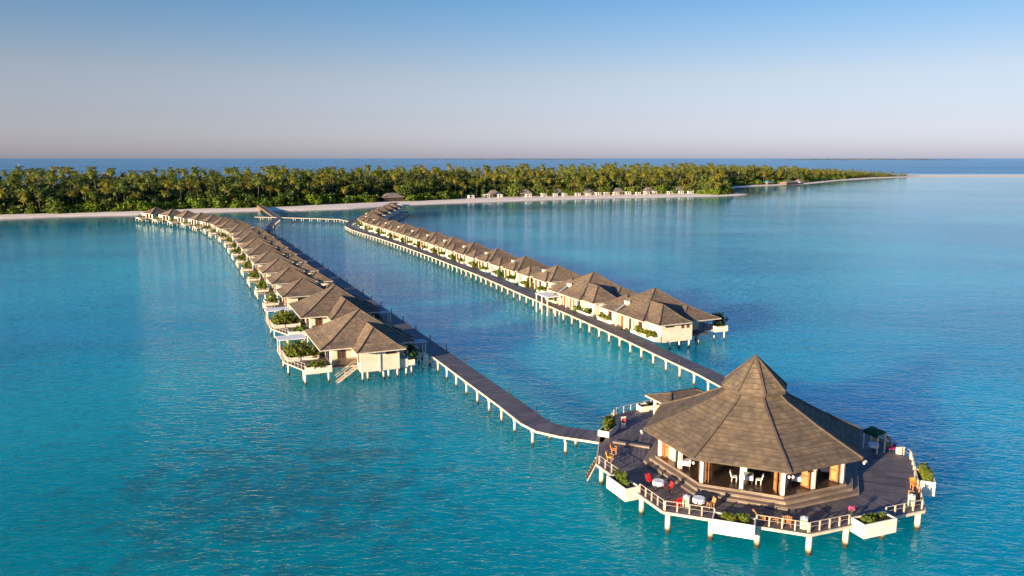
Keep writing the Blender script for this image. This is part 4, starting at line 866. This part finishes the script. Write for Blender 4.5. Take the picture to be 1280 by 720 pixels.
# ------------------------------------------------------------------ beach cabanas, huts and houses
CAB = [(-30, 561), (-19, 567.5), (-8, 572), (13, 578), (24, 583), (33, 588), (41, 592), (50, 595), (58, 597.5), (66, 600), (74, 604), (82, 608), (91, 611.5), (99, 615), (108, 618.5), (116, 622), (126, 625.5), (137, 631), (147, 636), (156, 641)]
ORDC = ['first', 'second', 'third', 'fourth', 'fifth', 'sixth', 'seventh', 'eighth', 'ninth', 'tenth', 'eleventh', 'twelfth', 'thirteenth', 'fourteenth', 'fifteenth', 'sixteenth', 'seventeenth', 'eighteenth', 'nineteenth', 'last']
def cabana():
    t = thing('beach_cabana', '', 'cabana'); mb = MB(); mb.box(-2.4, 2.4, -1.6, 1.6, 2.5, 2.75, M['canvas']); mb.build('roof', t)
    for x in (-2.25, 2.25):
        for y in (-1.45, 1.45): mb = MB(); mb.box(x - .14, x + .14, y - .14, y + .14, 0, 2.5, M['white']); mb.build('post', t)
    mb = MB(); mb.box(-2.1, -.8, 1.42, 1.48, .1, 2.5, M['canvas']); mb.box(.9, 2.1, 1.42, 1.48, .1, 2.5, M['canvas']); mb.build('curtain', t)
    mb = MB(); mb.box(-1.6, 1.6, -.9, .9, .25, .55, M['woodlight']); mb.box(-1.6, 1.6, -.9, .9, .553, .75, M['cloth']); mb.build('daybed', t); return t
for i, (x, y) in enumerate(CAB):
    o = cab0 = cabana() if i == 0 else copy_tree(cab0)
    o.location = (x + random.uniform(-1.5, 1.5), y + random.uniform(-1.5, 3.5), 1.0); o.rotation_euler = (0, 0, R(24 + random.uniform(-14, 14))); sc_ = random.uniform(.66, .95); o.scale = (sc_, sc_, random.uniform(.8, .95)); o['label'] = 'white curtained beach cabana, %s along the sand counting from the right jetty' % ORDC[i]; o['category'] = 'cabana'; o['group'] = 'white cabanas along the beach'
HUT = [(-14, 583), (10, 594), (35, 605), (60, 615), (85, 625), (112, 636), (140, 650)]
for i, (x, y) in enumerate(HUT):
    if i == 0:
        h0 = o = thing('thatched_hut', '', 'hut'); mb = MB(); hip(mb, None, -5.2, 5.2, -4.2, 4.2, 2.3, 5.4, (-1.2, 0), (1.2, 0), M['hutroof']); mb.build('roof', o); walls(o, [(-4, 4, -3, 3, 0, 2.2)], 'soffit'); window(o, -1.4, 1.4, -3.03, -2.96, .3, 2.2)
    else: o = copy_tree(h0)
    o.location = (x, y, 1.0); o.rotation_euler = (0, 0, R(24)); o['label'] = 'grey thatched beach hut behind the cabanas, %s from the jetty end' % ORD[i]; o['category'] = 'hut'; o['group'] = 'thatched huts behind the beach'
def house(label, x, y, w_, d_, h_, rz, rm, zr, wm='white'):
    t = thing('beach_house', label, 'house', (x, y, 1.0), R(rz)); mb = MB(); hip(mb, None, -w_ - 1, w_ + 1, -d_ - 1, d_ + 1, h_, zr, (-w_ * .4, 0), (w_ * .4, 0), M[rm]); mb.build('roof', t); walls(t, [(-w_, w_, -d_, d_, 0, h_ - .1)], wm)
    for i in range(max(2, int(w_ / 2))): x_ = -w_ + (i + .5) * 2 * w_ / max(2, int(w_ / 2)); window(t, x_ - .9, x_ + .9, -d_ - .03, -d_ + .04, .4, h_ - .9)
house('long low white beach house with grey roof on the far curved shore', 306, 856, 12, 4, 2.7, 40, 'hutroof', 4.6, 'soffit'); house('white beach house with pointed grey roof beside the far curved shore', 322, 870, 4, 4, 2.9, 40, 'hutroof', 5.6, 'fascia')
house('small beach house with turquoise roof on the far curved shore', 284, 862, 3.2, 3, 2.6, 35, 'turq', 4.2, 'soffit'); house('low dark-walled building under the trees behind the right jetty end', -82, 526, 7, 4, 3.0, 30, 'hutroof', 5.6, 'darkwood')
t = thing('radio_mast', 'thin dark mast rising above the forest at the left', 'mast', (-371, 585, 1)); mb = MB(); mb.cyl((0, 0), .3, 0, 25.5, M['metal'], 6, .18); mb.build('pole', t); mb = MB(); mb.box(-.9, .9, -.1, .1, 21.5, 21.7, M['metal']); mb.box(-.7, .7, -.1, .1, 23.2, 23.4, M['metal']); mb.build('crossarm', t)
o = MB(); o.box(-.35, .35, -.2, .2, 0, 2.3, M['white']); o.cyl((0, 0), .42, 2.3, 2.45, M['white'], 8); o = o.build('marker_post'); o.location = (-239.5, 424.0, .98); tag(o, 'short white post standing on the sand at the left forest edge', 'post')

# ------------------------------------------------------------------ the island's trees
def tube(path, r0, r1, n=6):
    path = np.asarray(path, float); m = len(path); V = []; F = []
    for i, p in enumerate(path):
        d = path[min(i + 1, m - 1)] - path[max(i - 1, 0)]; d /= np.linalg.norm(d); s = np.cross(d, [0, 1, 0.1]); s /= np.linalg.norm(s); u = np.cross(s, d); r = r0 + (r1 - r0) * i / (m - 1)
        for q in range(n): a = 2 * math.pi * q / n; V.append(p + (s * math.cos(a) + u * math.sin(a)) * r)
    for i in range(m - 1):
        for q in range(n): F.append([i * n + q, i * n + (q + 1) % n, (i + 1) * n + (q + 1) % n, (i + 1) * n + q])
    return np.array(V), np.array(F)
def merge(parts):
    V, F, o = [], [], 0
    for v, f in parts: V.append(v); F.append(f + o); o += len(v)
    return np.concatenate(V), np.concatenate(F)
def make_palm(h, nf=22, ln=3.6):
    lean = rng.uniform(-1, 1, 2) * h * .10; t = np.linspace(0, 1, 6)
    trunk = tube(np.column_stack([lean[0] * t ** 1.8, lean[1] * t ** 1.8, -.3 + t * (h + .3)]), .26, .15)
    top = np.array([lean[0], lean[1], h]); V = []
    for i in range(nf):
        az = 2.4 * i + rng.uniform(-.3, .3); el = R(rng.uniform(55, 80) if i < 5 else rng.uniform(-45, 50)); L_ = ln * rng.uniform(.8, 1.1); p = top.copy(); seg = 7; bend = rng.uniform(.16, .25); hd = np.array([math.cos(az), math.sin(az), 0]); sd = np.array([-math.sin(az), math.cos(az), 0])
        for s in range(seg):
            d = hd * math.cos(el) + np.array([0, 0, 1]) * math.sin(el); q = p + d * L_ / seg; w_ = (.25 + .95 * math.sin(math.pi * min(1, (s + .6) / seg) ** .8)) * .85
            up = np.cross(d, sd)
            for sg in (-1, 1):
                e = sd * sg * w_ - abs(w_) * .55 * np.array([0, 0, 1]) + d * w_ * .5
                V += [p, p + (q - p) * .62, p + (q - p) * .62 + e * .95, p + (q - p) * .18 + e]
            p = q; el -= bend + .06 * s / seg
    # a few brown hanging fronds make the crown ragged
    V = np.array(V); return trunk, (V, np.arange(len(V)).reshape(-1, 4))
def make_tree(h, w_, nq, low=.25):
    parts = [tube([(0, 0, -.3), (rng.normal() * .3, rng.normal() * .3, h * .35), (rng.normal() * .6, rng.normal() * .6, h * .7)], .34, .14)]
    for q in range(4):
        a = rng.uniform(0, 6.28); parts.append(tube([(0, 0, h * .28), (math.cos(a) * w_ * .3, math.sin(a) * w_ * .3, h * .5), (math.cos(a) * w_ * .62, math.sin(a) * w_ * .62, h * .72)], .16, .05, 5))
    nl = rng.integers(7, 11); Lc = np.column_stack([rng.normal(size=(nl, 2)) * w_ * .42, rng.uniform(low + .12, .86, nl) * h]); Lr = rng.uniform(.28, .5, nl) * w_
    wi = rng.integers(0, nl, nq); d = rng.normal(size=(nq, 3)); d /= np.linalg.norm(d, axis=1, keepdims=True); rad = rng.uniform(.35, 1.05, nq) ** .5
    Cn = Lc[wi] + d * (Lr[wi] * rad)[:, None] * [1, 1, .72]
    return merge(parts), quads('', Cn, d + rng.normal(size=(nq, 3)) * .55 + [0, 0, .35], w_ * .19 * rng.uniform(.6, 1.35, nq), None, 1.35)
PALMS = [make_palm(h) for h in (9.5, 14.5, 17, 19.0, 20.5, 12)]
TREES = [make_tree(h, w_, 420, .02) for h, w_ in ((11, 5.6), (13, 6.2), (15, 6.6), (12, 6.8), (8.5, 5.2))]
BUSH = [mound(sx, sy, h, .75, 1.0) for sx, sy, h in ((3.6, 3.0, 3.6), (4.6, 3.4, 4.6), (3.2, 2.8, 3.0), (4.0, 3.4, 5.6))]
TF = [(-700, 280), (-420, 352), (-330, 377), (-270, 401), (-238, 415), (-208, 430), (-188, 449), (-150, 460), (-125, 488), (-101, 509), (-66, 531), (-25, 580), (35, 602), (97, 630), (140, 648), (166, 622), (180, 640), (186, 680), (192, 735), (222, 805), (262, 850), (305, 885), (352, 936), (430, 1048), (540, 1170), (625, 1240)]
TFa = np.array(TF, float); BKa = np.array(BACK, float)
def in_poly(P, poly):
    x, y = P[:, 0], P[:, 1]; c = np.zeros(len(P), bool); n = len(poly)
    for i in range(n):
        (x1, y1), (x2, y2) = poly[i], poly[(i + 1) % n]
        c ^= ((y1 > y) != (y2 > y)) & (x < (x2 - x1) * (y - y1) / (y2 - y1 + 1e-12) + x1)
    return c
region = np.array(TF + [(690, 1300)] + BACK[4:], float)
def scatter(n, dmin, lo, hi, keep=None):
    """dart throwing in the forest between lo and hi metres behind its front edge"""
    pts = []; grid = {}
    Q = np.column_stack([rng.uniform(-520, 640, n), rng.uniform(330, 1260, n)]); ok = in_poly(Q, region) & (np.abs(Q[:, 0]) < .70 * Q[:, 1] + 12)
    Q = Q[ok]; dd, _ = seg_dist(Q, TFa); Q = Q[(dd >= lo) & (dd < hi)]
    for p in Q:
        g = (int(p[0] // dmin), int(p[1] // dmin))
        if all((p - q) @ (p - q) > dmin * dmin for i in (-1, 0, 1) for j in (-1, 0, 1) for q in grid.get((g[0] + i, g[1] + j), ())):
            grid.setdefault(g, []).append(p); pts.append(p)
    return np.array(pts)
blocked = np.array(HUT + [(306, 856), (322, 870), (284, 862), (-82, 526), (-76, 520), (-90, 522)] + [(a[0], a[1]) for a in CAB], float)
def clear(P, r): return P[np.min(np.hypot(P[:, None, 0] - blocked[None, :, 0], P[:, None, 1] - blocked[None, :, 1]), axis=1) > r]
pts = np.concatenate([clear(scatter(110000, 3.15, 1.5, 36), 6.0), scatter(80000, 4.7, 36, 150)])
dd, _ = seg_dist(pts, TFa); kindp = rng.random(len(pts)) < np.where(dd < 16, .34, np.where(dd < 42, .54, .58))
hs = np.where(pts[:, 1] > 760, np.clip(1 - (pts[:, 0] - 230) / 620, .28, 1), 1.0)
d_cam = np.hypot(pts[:, 0], pts[:, 1]) + dd * .6
def mats_for(i, yellow): return None
tr_me = {}
def get(kind, i, tone):
    key = (kind, i, tone)
    if key not in tr_me:
        tk, cr = (PALMS if kind == 'palm' else TREES)[i]
        tr_me[key] = (to_mesh('trunk', *tk, [M['trunk' if kind == 'palm' else 'bark']]), to_mesh('crown', *cr, [M[{'palm': ('palm', 'palmy'), 'tree': ('tree', 'treey')}[kind][tone]]]))
    return tr_me[key]
PROT = {}
LBL = {('palm', 0): ('tall green coconut palm in the dense forest behind the beach', 'green coconut palms of the forest'), ('palm', 1): ('yellow-green coconut palm among the darker forest trees', 'yellow-green coconut palms of the forest'),
       ('tree', 0): ('dark green broad-leaved tree in the dense forest behind the beach', 'dark green trees of the forest'), ('tree', 1): ('olive and rusty broad-leaved tree among the darker forest trees', 'olive trees of the forest')}
def plant(kind, i, tone, x, y, rz, s, label=None, group=None):
    key = (kind, i, tone)
    if key not in PROT:
        a, b = get(kind, i, tone); rt = bpy.data.objects.new('coconut_palm' if kind == 'palm' else 'broadleaf_tree', None); C.objects.link(rt)
        for nm, me in (('trunk', a), ('crown', b)): o = bpy.data.objects.new(nm, me); C.objects.link(o); o.parent = rt
        PROT[key] = rt; o = rt
    else: o = copy_tree(PROT[key])
    o.location = (x, y, .95); o.rotation_euler = (0, 0, rz); o.scale = (s, s, s)
    l_, g_ = LBL[(kind, tone)]; o['label'] = label or l_; o['category'] = 'palm' if kind == 'palm' else 'tree'; o['group'] = group or g_
order = np.argsort(d_cam); cnt = {True: 0, False: 0}; rest = {}
tone_n = rng.random(len(pts))
for j in order:
    isP = bool(kindp[j]); kind = 'palm' if isP else 'tree'; nv = len(PALMS if isP else TREES); i = int(rng.integers(nv)); x, y = pts[j]
    if isP and dd[j] < 9: i = (0, 5, 1)[i % 3]
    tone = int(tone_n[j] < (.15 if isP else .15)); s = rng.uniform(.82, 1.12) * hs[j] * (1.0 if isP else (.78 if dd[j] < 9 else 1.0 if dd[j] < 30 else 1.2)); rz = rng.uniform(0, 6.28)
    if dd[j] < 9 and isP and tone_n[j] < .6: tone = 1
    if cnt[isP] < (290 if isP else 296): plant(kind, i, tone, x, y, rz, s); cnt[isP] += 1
    else: rest.setdefault((kind, i, tone), []).append((x, y, rz, s))
# scattered palms standing out on the sand between the cabanas
k_ = 0
for (x, y), s in zip([(-36, 553), (-33, 556), (-26, 566), (2, 573), (6, 577), (46, 600), (54, 603), (70, 610), (95, 620), (104, 624), (121, 631), (160, 625), (164, 619), (-2, 572)], [.55, .62, .7, .75, .68, .8, .7, .85, .75, .9, .8, .85, .8, .5]):
    plant('palm', k_ % 6, 1, x, y, 1.3 * k_, s, 'yellow-green coconut palm standing on open sand among the white cabanas', 'palms among the cabanas'); k_ += 1
# everything farther in: one mass
VV, FF, MI, off = [], [], [], 0; mm = [M['trunk'], M['bark'], M['palm'], M['palmy'], M['tree'], M['treey']]
for (kind, i, tone), lst in rest.items():
    tk, cr = (PALMS if kind == 'palm' else TREES)[i]
    for (x, y, rz, s) in lst:
        c_, s_ = math.cos(rz) * s, math.sin(rz) * s; Rm = np.array([[c_, -s_, 0], [s_, c_, 0], [0, 0, s]])
        for (v, f), mi in ((tk, 0 if kind == 'palm' else 1), (cr, (2 if kind == 'palm' else 4) + tone)):
            VV.append(v @ Rm.T + [x, y, .95]); FF.append(f + off); MI.append(np.full(len(f), mi)); off += len(v)
o = bpy.data.objects.new('forest', to_mesh('forest', np.concatenate(VV), np.concatenate(FF), mm, np.concatenate(MI))); C.objects.link(o); o['kind'] = 'stuff'
# bright bushes along the sand's edge
bp = []
for a, b in zip(TFa[:-1], TFa[1:]):
    L_ = np.hypot(*(b - a)); m = np.array([-(b - a)[1], (b - a)[0]]) / L_
    for q in range(int(L_ / 3.2) + 1): p = a + (b - a) * (q + rng.random()) / (L_ / 3.2 + 1) + m * rng.uniform(-2.5, 4); bp.append(p)
bp = np.array(bp); bp = bp[(np.abs(bp[:, 0]) < .70 * bp[:, 1] + 8)]; bp = clear(bp, 7.0); bp = bp[rng.random(len(bp)) < .92]
bme = [to_mesh('bush_leaves', *b, [M['bush']]) for b in BUSH] + [to_mesh('bush_leaves', *BUSH[1], [M['shrub']])]
for p in bp[np.argsort(np.hypot(*bp.T))][:290]:
    o = bpy.data.objects.new('beach_bush', bme[int(rng.integers(5))]); C.objects.link(o); o.location = (p[0], p[1], .8); o.rotation_euler = (0, 0, rng.uniform(0, 6.28)); s = rng.uniform(.7, 1.45) * (1 if p[1] < 760 else .75); o.scale = (s, s, s * rng.uniform(.8, 1.2))
    tag(o, 'bright green bush at the sandy front edge of the forest', 'bush', 'bright bushes along the beach')
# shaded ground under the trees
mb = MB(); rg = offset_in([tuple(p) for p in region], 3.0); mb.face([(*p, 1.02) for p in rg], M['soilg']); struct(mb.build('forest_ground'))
print('points', len(pts), cnt, 'rest', sum(len(v) for v in rest.values()), 'faces', sum(len(f) for f in FF))
